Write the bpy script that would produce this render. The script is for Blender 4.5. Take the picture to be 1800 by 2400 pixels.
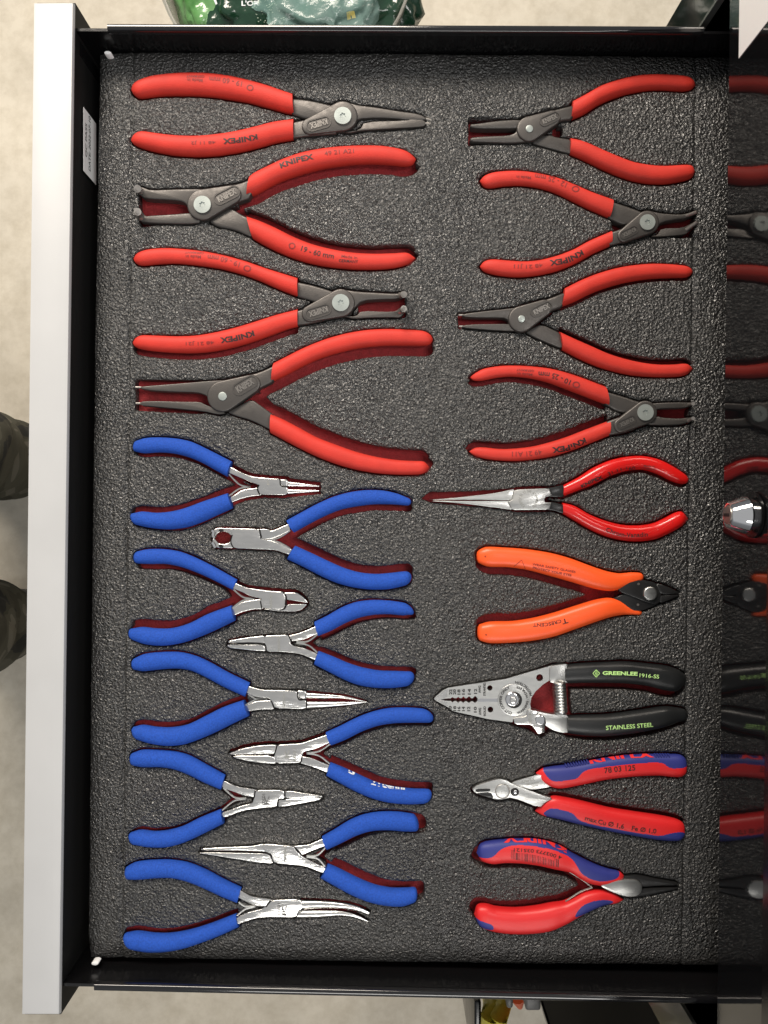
import bpy, bmesh, math, random
import numpy as np
from mathutils import Vector, Matrix
from mathutils.bvhtree import BVHTree
from mathutils.geometry import tessellate_polygon

random.seed(4); rng = np.random.default_rng(4)
for o in list(bpy.data.objects): bpy.data.objects.remove(o)
S = bpy.context.scene
COL = S.collection

# ------------------------------------------------------------------ camera, world, lamps, exposure
H = 0.46                 # camera height above the foam surface (m)
K = 0.255e-3             # metres per photograph pixel on the foam surface
cam = bpy.data.cameras.new('camera'); cam_o = bpy.data.objects.new('camera', cam); COL.objects.link(cam_o)
cam.sensor_fit = 'VERTICAL'; cam.angle = 2 * math.atan(1200 * K / H)
cam.clip_start = 0.01; cam.clip_end = 50
cam_o.location = (0, 0, H)
S.camera = cam_o
S.render.resolution_x, S.render.resolution_y = 768, 1024

w = bpy.data.worlds.new('World'); S.world = w; w.use_nodes = True
bg = w.node_tree.nodes['Background']
bg.inputs['Strength'].default_value = 0.36
_n = w.node_tree.nodes; _l = w.node_tree.links
_tc = _n.new('ShaderNodeTexCoord'); _sx = _n.new('ShaderNodeSeparateXYZ'); _cr = _n.new('ShaderNodeValToRGB'); _mr = _n.new('ShaderNodeMapRange')
_mr.inputs['From Min'].default_value = -1; _mr.inputs['From Max'].default_value = 1
_e = _cr.color_ramp.elements
_e[0].position = 0.0; _e[0].color = (0.55, 0.52, 0.46, 1); _e[1].position = 1.0; _e[1].color = (1.0, 1.0, 1.0, 1)
for _p, _c in ((0.45, (0.30, 0.30, 0.30, 1)), (0.66, (0.42, 0.43, 0.45, 1)), (0.76, (0.98, 0.99, 1.0, 1))):
    _k = _e.new(_p); _k.color = _c
_l.new(_tc.outputs['Generated'], _sx.inputs[0]); _l.new(_sx.outputs['Z'], _mr.inputs['Value']); _l.new(_mr.outputs['Result'], _cr.inputs['Fac']); _l.new(_cr.outputs['Color'], bg.inputs['Color'])

def area(name, loc, target, sx, sy, power, color):
    l = bpy.data.lights.new(name, 'AREA'); l.shape = 'RECTANGLE'; l.size = sx; l.size_y = sy
    l.energy = power; l.color = color
    o = bpy.data.objects.new(name, l); COL.objects.link(o); o.location = loc
    d = Vector(target) - Vector(loc)
    o.rotation_euler = d.to_track_quat('-Z', 'Y').to_euler()
    return o
area('area_lamp', (-0.50, 1.40, 1.02), (0, 0.1, 0), 1.2, 0.45, 42, (1.0, 0.90, 0.78))
area('area_lamp', (1.15, 0.25, 1.75), (0, 0, 0), 0.4, 1.2, 15, (1.0, 0.97, 0.93))
area('area_lamp', (0.15, -1.5, 1.75), (0, 0, 0), 1.2, 0.4, 12, (1.0, 0.97, 0.92))  # unseen lamp, added as fill and for reflections in the metal
S.view_settings.view_transform = 'Standard'; S.view_settings.look = 'None'
S.view_settings.exposure = 0.15; S.view_settings.gamma = 1.0
S.view_settings.use_curve_mapping = False
S.render.engine = 'CYCLES'

# ------------------------------------------------------------------ materials
MATS = {}
def mat(name, color, rough=0.5, metal=0.0, spec=0.5, coat=0.0, bump=0.0, bscale=800.0, var=0.0, vscale=60.0,
        rvar=0.0, ior=1.5, trans=0.0, alpha=1.0, stretch=None, var2=None):
    if name in MATS: return MATS[name]
    m = bpy.data.materials.new(name); m.use_nodes = True
    nt = m.node_tree; b = nt.nodes['Principled BSDF']
    b.inputs['Base Color'].default_value = (*color, 1); b.inputs['Roughness'].default_value = rough
    b.inputs['Metallic'].default_value = metal; b.inputs['Specular IOR Level'].default_value = spec
    b.inputs['Coat Weight'].default_value = coat; b.inputs['Coat Roughness'].default_value = 0.08
    b.inputs['IOR'].default_value = ior; b.inputs['Transmission Weight'].default_value = trans
    b.inputs['Alpha'].default_value = alpha
    tc = nt.nodes.new('ShaderNodeTexCoord'); src = tc.outputs['Object']
    if stretch:
        mp = nt.nodes.new('ShaderNodeMapping'); mp.inputs['Scale'].default_value = stretch
        nt.links.new(src, mp.inputs['Vector']); src = mp.outputs['Vector']
    if var or rvar:
        n = nt.nodes.new('ShaderNodeTexNoise'); n.inputs['Scale'].default_value = vscale; n.inputs['Detail'].default_value = 5
        nt.links.new(src, n.inputs['Vector'])
        if var:
            mx = nt.nodes.new('ShaderNodeMix'); mx.data_type = 'RGBA'
            c2 = var2 if var2 else tuple(c * (1 - var) for c in color)
            mx.inputs['A'].default_value = (*color, 1); mx.inputs['B'].default_value = (*c2, 1)
            cr = nt.nodes.new('ShaderNodeMapRange'); cr.inputs['From Min'].default_value = 0.35; cr.inputs['From Max'].default_value = 0.7
            nt.links.new(n.outputs['Fac'], cr.inputs['Value']); nt.links.new(cr.outputs['Result'], mx.inputs['Factor'])
            nt.links.new(mx.outputs['Result'], b.inputs['Base Color'])
        if rvar:
            mr = nt.nodes.new('ShaderNodeMapRange'); mr.inputs['From Min'].default_value = 0.3; mr.inputs['From Max'].default_value = 0.7
            mr.inputs['To Min'].default_value = max(0.02, rough - rvar); mr.inputs['To Max'].default_value = rough + rvar
            nt.links.new(n.outputs['Fac'], mr.inputs['Value']); nt.links.new(mr.outputs['Result'], b.inputs['Roughness'])
    if bump:
        n2 = nt.nodes.new('ShaderNodeTexNoise'); n2.inputs['Scale'].default_value = bscale; n2.inputs['Detail'].default_value = 3
        nt.links.new(src, n2.inputs['Vector'])
        bp = nt.nodes.new('ShaderNodeBump'); bp.inputs['Strength'].default_value = 1.0; bp.inputs['Distance'].default_value = bump
        nt.links.new(n2.outputs['Fac'], bp.inputs['Height']); nt.links.new(bp.outputs['Normal'], b.inputs['Normal'])
    MATS[name] = m
    return m

RED = mat('red_dipped_vinyl', (0.57, 0.034, 0.022), 0.6, spec=0.32, bump=0.00012, bscale=1500, var=0.12, vscale=120)
REDG = mat('red_gloss_vinyl', (0.62, 0.011, 0.010), 0.22, bump=0.00003, bscale=300, var=0.1, coat=0.2)
REDM = mat('red_moulded_grip', (0.66, 0.018, 0.020), 0.42, bump=0.00003, bscale=2500, var=0.06)
NAVY = mat('blue_moulded_grip', (0.024, 0.032, 0.21), 0.55, bump=0.00005, bscale=2500, var=0.1)
BLUE = mat('blue_foam_sleeve', (0.012, 0.075, 0.43), 0.8, bump=0.0003, bscale=1800, var=0.3, vscale=1100, spec=0.35)
ORNG = mat('orange_grip', (0.93, 0.105, 0.018), 0.38, bump=0.00003, bscale=2000, var=0.05)
BLKG = mat('black_vinyl_grip', (0.013, 0.014, 0.015), 0.36, bump=0.00006, bscale=500, rvar=0.08)
GUN = mat('grey_phosphated_steel', (0.092, 0.085, 0.080), 0.42, metal=0.6, bump=0.00006, bscale=1300, var=0.15, vscale=350, rvar=0.08)
GUN2 = mat('grey_phosphated_steel_ground', (0.30, 0.28, 0.26), 0.36, metal=0.8, bump=0.00004, bscale=900, rvar=0.1)
DARK = mat('dark_oiled_steel', (0.028, 0.028, 0.029), 0.28, metal=0.5, bump=0.00004, bscale=900)
ZINC = mat('zinc_plated_screw', (0.40, 0.44, 0.42), 0.38, metal=0.6, bump=0.00003, bscale=1500, rvar=0.1)
STEEL = mat('polished_steel', (0.76, 0.75, 0.73), 0.22, metal=1.0, bump=0.0007, bscale=80, rvar=0.06, vscale=200, stretch=(0.6, 2.2, 1))
SATIN = mat('satin_steel', (0.58, 0.58, 0.565), 0.36, metal=1.0, bump=0.00002, bscale=900, rvar=0.06, stretch=(0.3, 3, 1), var=0.1, vscale=200)
CHROME = mat('chrome', (0.85, 0.85, 0.86), 0.07, metal=1.0)
INK = mat('dark_print', (0.03, 0.008, 0.008), 0.6)
INKR = mat('faded_print', (0.20, 0.012, 0.01), 0.6)
ETCH = mat('etched_mark', (0.12, 0.12, 0.12), 0.6, metal=0.3)
SEAM = mat('joint_gap', (0.01, 0.01, 0.01), 0.8, spec=0.1)
ETCHD = mat('dark_etched_mark', (0.035, 0.035, 0.035), 0.6)
ETCHL = mat('light_etched_mark', (0.33, 0.33, 0.31), 0.55, metal=0.7)
WHITEP = mat('white_print', (0.75, 0.78, 0.8), 0.6)
GREENP = mat('pale_green_print', (0.50, 0.80, 0.28), 0.6)
REDP = mat('raised_red_lettering', (0.75, 0.03, 0.03), 0.5)
BLACK = mat('black_powder_coat', (0.0045, 0.0045, 0.005), 0.20, bump=0.00003, bscale=900, rvar=0.06, vscale=60)
BLACKF = mat('glossy_black_cabinet_paint', (0.006, 0.0062, 0.007), 0.05, spec=0.5, coat=0.35, ior=1.55, bump=0.000012, bscale=400)
ALU = mat('painted_aluminium', (0.47, 0.475, 0.48), 0.42, bump=0.00003, bscale=1500, var=0.05, vscale=30)
LABEL = mat('white_label', (0.88, 0.88, 0.88), 0.5)

def foam_material():
    m = bpy.data.materials.new('black_foam'); m.use_nodes = True; nt = m.node_tree; b = nt.nodes['Principled BSDF']
    N = nt.nodes.new; L = nt.links.new
    tc = N('ShaderNodeTexCoord')
    n1 = N('ShaderNodeTexNoise'); n1.inputs['Scale'].default_value = 700; n1.inputs['Detail'].default_value = 1.5; n1.inputs['Roughness'].default_value = 0.6
    n1.inputs['Distortion'].default_value = 0.6
    v = N('ShaderNodeTexVoronoi'); v.inputs['Scale'].default_value = 620
    n3 = N('ShaderNodeTexNoise'); n3.inputs['Scale'].default_value = 40; n3.inputs['Detail'].default_value = 3
    for n in (n1, v, n3): L(tc.outputs['Object'], n.inputs['Vector'])
    ma = N('ShaderNodeMath'); ma.operation = 'MULTIPLY_ADD'; L(v.outputs['Distance'], ma.inputs[0]); ma.inputs[1].default_value = 0.55; L(n1.outputs['Fac'], ma.inputs[2])
    bp = N('ShaderNodeBump'); bp.inputs['Strength'].default_value = 1.0; bp.inputs['Distance'].default_value = 0.0014
    L(ma.outputs[0], bp.inputs['Height']); L(bp.outputs['Normal'], b.inputs['Normal'])
    mx = N('ShaderNodeMix'); mx.data_type = 'RGBA'
    mx.inputs['A'].default_value = (0.016, 0.016, 0.016, 1); mx.inputs['B'].default_value = (0.038, 0.037, 0.036, 1)
    L(n3.outputs['Fac'], mx.inputs['Factor']); L(mx.outputs['Result'], b.inputs['Base Color'])
    n4 = N('ShaderNodeTexNoise'); n4.inputs['Scale'].default_value = 13; n4.inputs['Detail'].default_value = 3; L(tc.outputs['Object'], n4.inputs['Vector'])
    mr = N('ShaderNodeMapRange'); mr.inputs['From Min'].default_value = 0.35; mr.inputs['From Max'].default_value = 0.65; mr.inputs['To Min'].default_value = 0.19; mr.inputs['To Max'].default_value = 0.38
    L(n4.outputs['Fac'], mr.inputs['Value']); L(mr.outputs['Result'], b.inputs['Roughness']); b.inputs['Specular IOR Level'].default_value = 0.75
    return m
FOAM = foam_material()
REDFOAM = mat('red_foam', (0.33, 0.018, 0.022), 0.75, bump=0.0006, bscale=900, var=0.3, vscale=300)

# ------------------------------------------------------------------ geometry helpers
def world(X, Y, z=0.0):
    """photograph pixel -> the point of the place at height z (metres)"""
    s = (H - z) / H
    return ((X - 900) * K * s, (1200 - Y) * K * s)

def finish(name, bm, material, parent=None, sharp=32):
    me = bpy.data.meshes.new(name); bm.normal_update(); bm.to_mesh(me); bm.free()
    return link(name, me, material, parent, sharp)

def link(name, me, material, parent=None, sharp=32):
    if parent is not None: me.transform(Matrix.Translation(-parent.location))
    me.materials.append(material)
    if sharp is not None:
        me.polygons.foreach_set('use_smooth', [True] * len(me.polygons))
        me.set_sharp_from_angle(angle=math.radians(sharp))
    o = bpy.data.objects.new(name, me); COL.objects.link(o)
    if parent is not None: o.parent = parent
    return o

def empty(name, loc, label, cat, group=None, kind=None):
    o = bpy.data.objects.new(name, None); COL.objects.link(o); o.location = loc; o.empty_display_size = 0.02
    o['label'] = label; o['category'] = cat
    if group: o['group'] = group
    return o
def tag(o, label, cat, group=None):
    o['label'] = label; o['category'] = cat
    if group: o['group'] = group
    return o

def chaikin(p, it=2, q=0.25, closed=True):
    p = [tuple(a) for a in p]
    for _ in range(it):
        r = []; n = len(p)
        for i in range(n if closed else n - 1):
            a, b = p[i], p[(i + 1) % n]
            r.append((a[0] * (1 - q) + b[0] * q, a[1] * (1 - q) + b[1] * q)); r.append((a[0] * q + b[0] * (1 - q), a[1] * q + b[1] * (1 - q)))
        p = r
    return p

def catmull(pts, sub=10):
    P = np.array(pts, float)
    if len(P) < 3:
        t = np.linspace(0, 1, sub * 2)[:, None]; return P[0] * (1 - t) + P[-1] * t
    Q = np.vstack([2 * P[0] - P[1], P, 2 * P[-1] - P[-2]]); out = []
    for i in range(1, len(Q) - 2):
        p0, p1, p2, p3 = Q[i - 1:i + 3]
        # centripetal-ish, with tension to avoid overshoot at tight corners
        d = np.linalg.norm(p2 - p1); m1 = (p2 - p0); m2 = (p3 - p1)
        m1 = m1 / (np.linalg.norm(m1) + 1e-9) * d; m2 = m2 / (np.linalg.norm(m2) + 1e-9) * d
        for t in np.linspace(0, 1, sub, endpoint=False):
            t2, t3 = t * t, t * t * t
            out.append((2 * t3 - 3 * t2 + 1) * p1 + (t3 - 2 * t2 + t) * m1 * 0.9 + (-2 * t3 + 3 * t2) * p2 + (t3 - t2) * m2 * 0.9)
    out.append(P[-1])
    return np.array(out)

def resample(pts, ts):
    P = catmull(pts); d = np.r_[0, np.cumsum(np.linalg.norm(np.diff(P, axis=0), axis=1))]
    s = np.asarray(ts) * d[-1]
    return np.stack([np.interp(s, d, P[:, 0]), np.interp(s, d, P[:, 1])], 1)

def area2(p):
    return sum(p[i][0] * p[(i + 1) % len(p)][1] - p[(i + 1) % len(p)][0] * p[i][1] for i in range(len(p)))

def slab_bm(poly, z0, z1, bevel=0.0005, seg=2, holes=()):
    """solid plate from a world outline between z0 and z1, upper edges rounded"""
    bm = bmesh.new(); poly = list(poly)
    if area2(poly) < 0: poly = poly[::-1]
    if not holes:
        vs = [bm.verts.new((x, y, z0)) for x, y in poly]; vt = [bm.verts.new((x, y, z1)) for x, y in poly]
        n = len(poly); bm.faces.new(vt); bm.faces.new(vs[::-1])
        for i in range(n): bm.faces.new((vs[i], vs[(i + 1) % n], vt[(i + 1) % n], vt[i]))
        bm.normal_update()
        if bevel > 0:
            te = [e for e in bm.edges if abs(e.verts[0].co.z - z1) < 1e-7 and abs(e.verts[1].co.z - z1) < 1e-7]
            bmesh.ops.bevel(bm, geom=te, offset=bevel, segments=seg, profile=0.5, affect='EDGES', clamp_overlap=True)
    else:
        loops = [poly] + [list(h) if area2(list(h)) < 0 else list(h)[::-1] for h in holes]
        flat = [p for l in loops for p in l]
        tri = tessellate_polygon([[Vector((x, y, 0)) for x, y in l] for l in loops])
        vs = [bm.verts.new((x, y, z0)) for x, y in flat]; vt = [bm.verts.new((x, y, z1)) for x, y in flat]
        for t in tri:
            a, b, c = [flat[i] for i in t]
            if (b[0] - a[0]) * (c[1] - a[1]) - (b[1] - a[1]) * (c[0] - a[0]) < 0: t = t[::-1]
            try: bm.faces.new([vt[i] for i in t]); bm.faces.new([vs[i] for i in t[::-1]])
            except ValueError: pass
        k = 0
        for l in loops:
            n = len(l)
            for i in range(n):
                a, b = k + i, k + (i + 1) % n
                bm.faces.new((vs[a], vs[b], vt[b], vt[a]))
            k += n
        bmesh.ops.recalc_face_normals(bm, faces=bm.faces)
    return bm

def box_bm(x0, x1, y0, y1, z0, z1, bevel=0.0):
    bm = bmesh.new(); bmesh.ops.create_cube(bm, size=1)
    for v in bm.verts:
        v.co.x = x0 if v.co.x < 0 else x1; v.co.y = y0 if v.co.y < 0 else y1; v.co.z = z0 if v.co.z < 0 else z1
    if bevel: bmesh.ops.bevel(bm, geom=bm.edges[:], offset=bevel, segments=3, profile=0.5, affect='EDGES', clamp_overlap=True)
    return bm

def circle(cx, cy, r, n=40, ry=None):
    ry = ry or r
    return [(cx + r * math.cos(2 * math.pi * i / n), cy + ry * math.sin(2 * math.pi * i / n)) for i in range(n)]
def hull2(c1, r1, c2, r2, n=28):
    """outline of two circles wrapped by a band"""
    (x1, y1), (x2, y2) = c1, c2
    d = math.hypot(x2 - x1, y2 - y1); a = math.atan2(y2 - y1, x2 - x1); b = math.acos(max(-1, min(1, (r1 - r2) / d)))
    p = []
    for i in range(n + 1):
        t = a + b + (2 * math.pi - 2 * b) * i / n; p.append((x1 + r1 * math.cos(t), y1 + r1 * math.sin(t)))
    for i in range(n + 1):
        t = a - b + 2 * b * i / n; p.append((x2 + r2 * math.cos(t), y2 + r2 * math.sin(t)))
    return p

def tube_bm(path, r, n=8, bm=None, closed_ends=True):
    bm = bm or bmesh.new(); P = [Vector(p) for p in path]; rings = []; up = Vector((0, 0, 1))
    rr = r if isinstance(r, (list, tuple)) else [r] * len(P)
    for i, p in enumerate(P):
        t = (P[min(i + 1, len(P) - 1)] - P[max(i - 1, 0)]).normalized()
        u = t.cross(up)
        if u.length < 1e-3: u = t.cross(Vector((1, 0, 0)))
        u.normalize(); v = u.cross(t).normalized(); up = v if i else up
        rings.append([bm.verts.new(p + rr[i] * (math.cos(2 * math.pi * k / n) * u + math.sin(2 * math.pi * k / n) * v)) for k in range(n)])
    for a, b in zip(rings, rings[1:]):
        for k in range(n): bm.faces.new((a[k], a[(k + 1) % n], b[(k + 1) % n], b[k]))
    if closed_ends: bm.faces.new(rings[0][::-1]); bm.faces.new(rings[-1])
    bmesh.ops.recalc_face_normals(bm, faces=bm.faces)
    return bm

_txt = {}
def text_shape(s, bold):
    if (s, bold) in _txt: return _txt[(s, bold)]
    c = bpy.data.curves.new('t', 'FONT'); c.body = s; c.resolution_u = 3; c.fill_mode = 'FRONT'; c.offset = 0.012
    if bold: c.offset = 0.038
    o = bpy.data.objects.new('t', c); COL.objects.link(o)
    dg = bpy.context.evaluated_depsgraph_get(); dg.update()
    me = bpy.data.meshes.new_from_object(o.evaluated_get(dg))
    V = np.array([v.co[:2] for v in me.vertices]); F = [tuple(p.vertices) for p in me.polygons]
    bpy.data.objects.remove(o); bpy.data.curves.remove(c); bpy.data.meshes.remove(me)
    x0, x1 = V[:, 0].min(), V[:, 0].max(); y0, y1 = V[:, 1].min(), V[:, 1].max()
    V = np.stack([(V[:, 0] - x0) / (x1 - x0), (V[:, 1] - y0) / (y1 - y0)], 1)
    _txt[(s, bold)] = (V, F, (x1 - x0) / (y1 - y0))
    return _txt[(s, bold)]

POCKETS = []            # outlines (photograph pixels) cut into the foam, with clearance
ZS = 2.07375
BASE = -0.0078          # floor of the foam pockets

def round_end(L, R):
    L, R = list(L), list(R)
    for end in (0, 1):
        if end: L, R = L[::-1], R[::-1]
        if L[0] == R[0]:
            T = np.array(L[0], float); a, b = np.array(L[1], float), np.array(R[1], float)
            C = (a + b) / 2
            def arc(p): return [tuple(C + (p - C) * math.cos(th) + (T - C) * math.sin(th)) for th in (1.3, 1.05, 0.75, 0.4)]
            L = [L[0]] + arc(a) + L[1:]; R = [R[0]] + arc(b) + R[1:]
        if end: L, R = L[::-1], R[::-1]
    return L, R
def inside(poly, x, y):
    c = False; n = len(poly)
    for i in range(n):
        x1, y1 = poly[i]; x2, y2 = poly[i - 1]
        if (y1 > y) != (y2 > y) and x < (x2 - x1) * (y - y1) / (y2 - y1) + x1: c = not c
    return c

class Tool:
    def __init__(s, name, label, cat, ox, oy, group, cx, cy):
        s.ox, s.oy = ox, oy
        X, Y = s.c((cx, cy)); x, y = world(X, Y)
        s.root = empty(name, (x, y, BASE), label, cat, group)
        s.surf = []; s.owner = {}; s.hold = []
    def c(s, p): return (s.ox + p[0] / ZS, s.oy + p[1] / ZS)
    def w(s, p, z): return world(*s.c(p), z)
    def keep(s, o):
        off = s.root.location
        a = ([v.co + off for v in o.data.vertices], [tuple(p.vertices) for p in o.data.polygons])
        s.surf.append(a); s.hold.append(a); s.owner[id(a)] = o
        return o
    def pocket(s, pts, clear=3.0, shifts=()):
        q = [s.c(p) for p in pts]; POCKETS.append((q, clear))
        for dx, dy in shifts:
            dx, dy = dx * 0.88, dy * 0.88
            n = max(1, int(max(abs(dx), abs(dy)) / 22))
            for k in range(1, n + 1):
                POCKETS.append(([(X + dx / ZS * k / n, Y + dy / ZS * k / n) for X, Y in q], 0.5))
    def ribbon(s, name, L, R, m, zc=-0.0018, hmax=0.0055, asp=0.92, e=2.35, n=44, shifts=(), pocket=True, lift=None, clear=3.0, blunt=False, N=None, M=20):
        if blunt: L, R = round_end(L, R)
        n = N or n
        u = np.linspace(0, 1, n); ts = 0.62 * u + 0.38 * (1 - np.cos(np.pi * u)) / 2
        A, B = resample(L, ts), resample(R, ts)
        bm = bmesh.new(); rings = []
        for i in range(n):
            z = zc + (lift(ts[i]) if lift else 0)
            a = np.array(s.w(A[i], z)); b = np.array(s.w(B[i], z)); c = (a + b) / 2; h = (a - b) / 2; hw = np.linalg.norm(h)
            hz = min(hmax, hw * asp)
            ring = []
            for k in range(M):
                th = 2 * math.pi * k / M; cs, sn = math.cos(th), math.sin(th)
                f = cs; g = math.copysign(max(0.0, 1 - abs(cs) ** e) ** (1 / e), sn) if abs(sn) > 1e-9 else 0.0
                ring.append(bm.verts.new((c[0] + h[0] * f, c[1] + h[1] * f, z + hz * g)))
            rings.append(ring)
        for a, b in zip(rings, rings[1:]):
            for k in range(M): bm.faces.new((a[k], a[(k + 1) % M], b[(k + 1) % M], b[k]))
        bm.faces.new(rings[0]); bm.faces.new(rings[-1][::-1])
        bmesh.ops.remove_doubles(bm, verts=bm.verts, dist=2e-5)
        bmesh.ops.recalc_face_normals(bm, faces=bm.faces)
        o = finish(name, bm, m, s.root, 50)
        s.keep(o)
        if pocket: s.pocket(list(map(tuple, A)) + list(map(tuple, B[::-1])), clear, shifts)
        return o
    def slab(s, name, poly, m, z0=-0.005, z1=0.001, bevel=0.0006, rnd=1, pocket=True, holes=(), shifts=(), clear=3.0, keep=True, q=0.2, seg=2):
        p = chaikin(poly, rnd, q) if rnd else list(poly)
        hs = [[s.w(a, z1) for a in h] for h in holes]
        o = finish(name, slab_bm([s.w(a, z1) for a in p], z0, z1, bevel, seg, hs), m, s.root, 40)
        if keep: s.keep(o)
        if pocket: s.pocket(p, clear, shifts)
        return o
    def disc(s, name, c, r, m, z0, z1, bevel=0.0004, n=36, holes=(), ry=None):
        return s.slab(name, circle(c[0], c[1], r, n, ry), m, z0, z1, bevel, 0, pocket=False, holes=holes, seg=3)
    def torx(s, c, r, z0, z1, m=None, a0=0.3):
        m = m or ZINC
        star = []
        for i in range(36):
            t = 2 * math.pi * i / 36; rr = r * (0.30 + 0.06 * math.cos(6 * t))
            star.append((c[0] + rr * math.cos(t + a0), c[1] + rr * math.sin(t + a0)))
        body = s.disc('screw', c, r, m, z0, z1 - 0.0006, 0.0)
        # domed rim ring with the star-shaped socket
        o = s.slab('screw_head', circle(c[0], c[1], r * 0.985, 40), m, z1 - 0.0007, z1, 0, 0, pocket=False, holes=(star,))
        o.parent = body
        return o
    def text(s, txt, path, h, m, bold=False, eps=0.00016, name='lettering', fit=True, snap=False):
        V, F, asp = text_shape(txt, bold)
        P = catmull(path, 12); d = np.r_[0, np.cumsum(np.linalg.norm(np.diff(P, axis=0), axis=1))]
        bvhs = [BVHTree.FromPolygons(*a) for a in s.surf]
        bm = bmesh.new(); vs = []
        LW = d[-1] if fit else h * asp
        for u, v in V:
            q = u * LW; x = np.interp(q, d, P[:, 0]); y = np.interp(q, d, P[:, 1])
            i = min(max(np.searchsorted(d, q) - 1, 0), len(P) - 2); t = P[i + 1] - P[i]; t = t / (np.linalg.norm(t) + 1e-9)
            vs.append(bm.verts.new((x + t[1] * v * h, y - t[0] * v * h, 0)))
        for f in F:
            try: bm.faces.new([vs[i] for i in f])
            except ValueError: pass
        bmesh.ops.triangulate(bm, faces=bm.faces[:])
        le = [e for e in bm.edges if e.calc_length() > 9]
        if le: bmesh.ops.subdivide_edges(bm, edges=le, cuts=1); bmesh.ops.triangulate(bm, faces=bm.faces[:])
        return s.drape(bm, bvhs, m, eps, name, snap, [s.owner.get(id(a)) for a in s.surf])
    def drape(s, bm, bvhs, m, eps, name, snap=False, objs=None):
        bad = []; hits = [0] * len(bvhs)
        for v in bm.verts:
            best = None; z = 0.002
            for _ in range(3):
                x, y = s.w((v.co.x, v.co.y), z); best = None
                for ib, b in enumerate(bvhs):
                    hit = b.ray_cast(Vector((x, y, 0.05)), Vector((0, 0, -1)))
                    if hit[0] is not None and (best is None or hit[0].z > best): best = hit[0].z; bi = ib
                if best is None: break
                z = best + eps
            if best is None and snap:
                loc, nor, _i, _d = min((b.find_nearest(Vector((x, y, -0.001))) for b in bvhs), key=lambda h: h[3])
                v.co = loc + nor * eps; continue
            if best is None: bad.append(v); continue
            hits[bi] += 1; v.co = (x, y, z)
        if bad: bmesh.ops.delete(bm, geom=bad, context='VERTS')
        if not bm.faces: bm.free(); return None
        for f in bm.faces:
            f.normal_update()
            if f.normal.z < 0: f.normal_flip()
        o = finish(name, bm, m, s.root, 60)
        if objs and max(hits) > 0 and objs[hits.index(max(hits))] is not None: o.parent = objs[hits.index(max(hits))]
        return o
    def inlay(s, poly, m, grip, name='inlay', rnd=2):
        """second colour of a two-colour moulded grip: the faces of the grip inside the outline"""
        p = [s.w(a, -0.001) for a in chaikin(poly, rnd, 0.25)]; off = s.root.location
        x0, x1 = min(a[0] for a in p), max(a[0] for a in p)
        bm = bmesh.new(); bm.from_mesh(grip.data); b2 = bm.copy(); sel = []
        C = np.array([f.calc_center_median()[:] for f in bm.faces]) + np.array(off)[None]
        k = (H + 0.001) / (H - C[:, 2]); X, Y = C[:, 0] * k, C[:, 1] * k; sel = np.zeros(len(X), bool)
        for (xa, ya), (xb, yb) in zip(p, p[1:] + p[:1]):
            if abs(yb - ya) > 1e-12: sel ^= ((ya > Y) != (yb > Y)) & (X < (xb - xa) * (Y - ya) / (yb - ya) + xa)
        sel = sel.tolist()
        bmesh.ops.delete(bm, geom=[f for f, t_ in zip(bm.faces, sel) if t_], context='FACES'); bm.to_mesh(grip.data); bm.free()
        bmesh.ops.delete(b2, geom=[f for f, t_ in zip(b2.faces, sel) if not t_], context='FACES')
        me = bpy.data.meshes.new(name); b2.to_mesh(me); b2.free()
        me.materials.clear(); me.materials.append(m)
        o = bpy.data.objects.new(name, me); COL.objects.link(o); o.parent = grip
        return o
    def wire(s, name, pts, r, m, z=0.0, zs=None, n=6):
        P = catmull(pts, 8); L = len(P)
        path = []
        for i, p in enumerate(P):
            zz = z if zs is None else float(np.interp(i / (L - 1), np.linspace(0, 1, len(zs)), zs))
            path.append((*s.w(p, zz), zz))
        return finish(name, tube_bm(path, r, n), m, s.root, 50)

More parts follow.
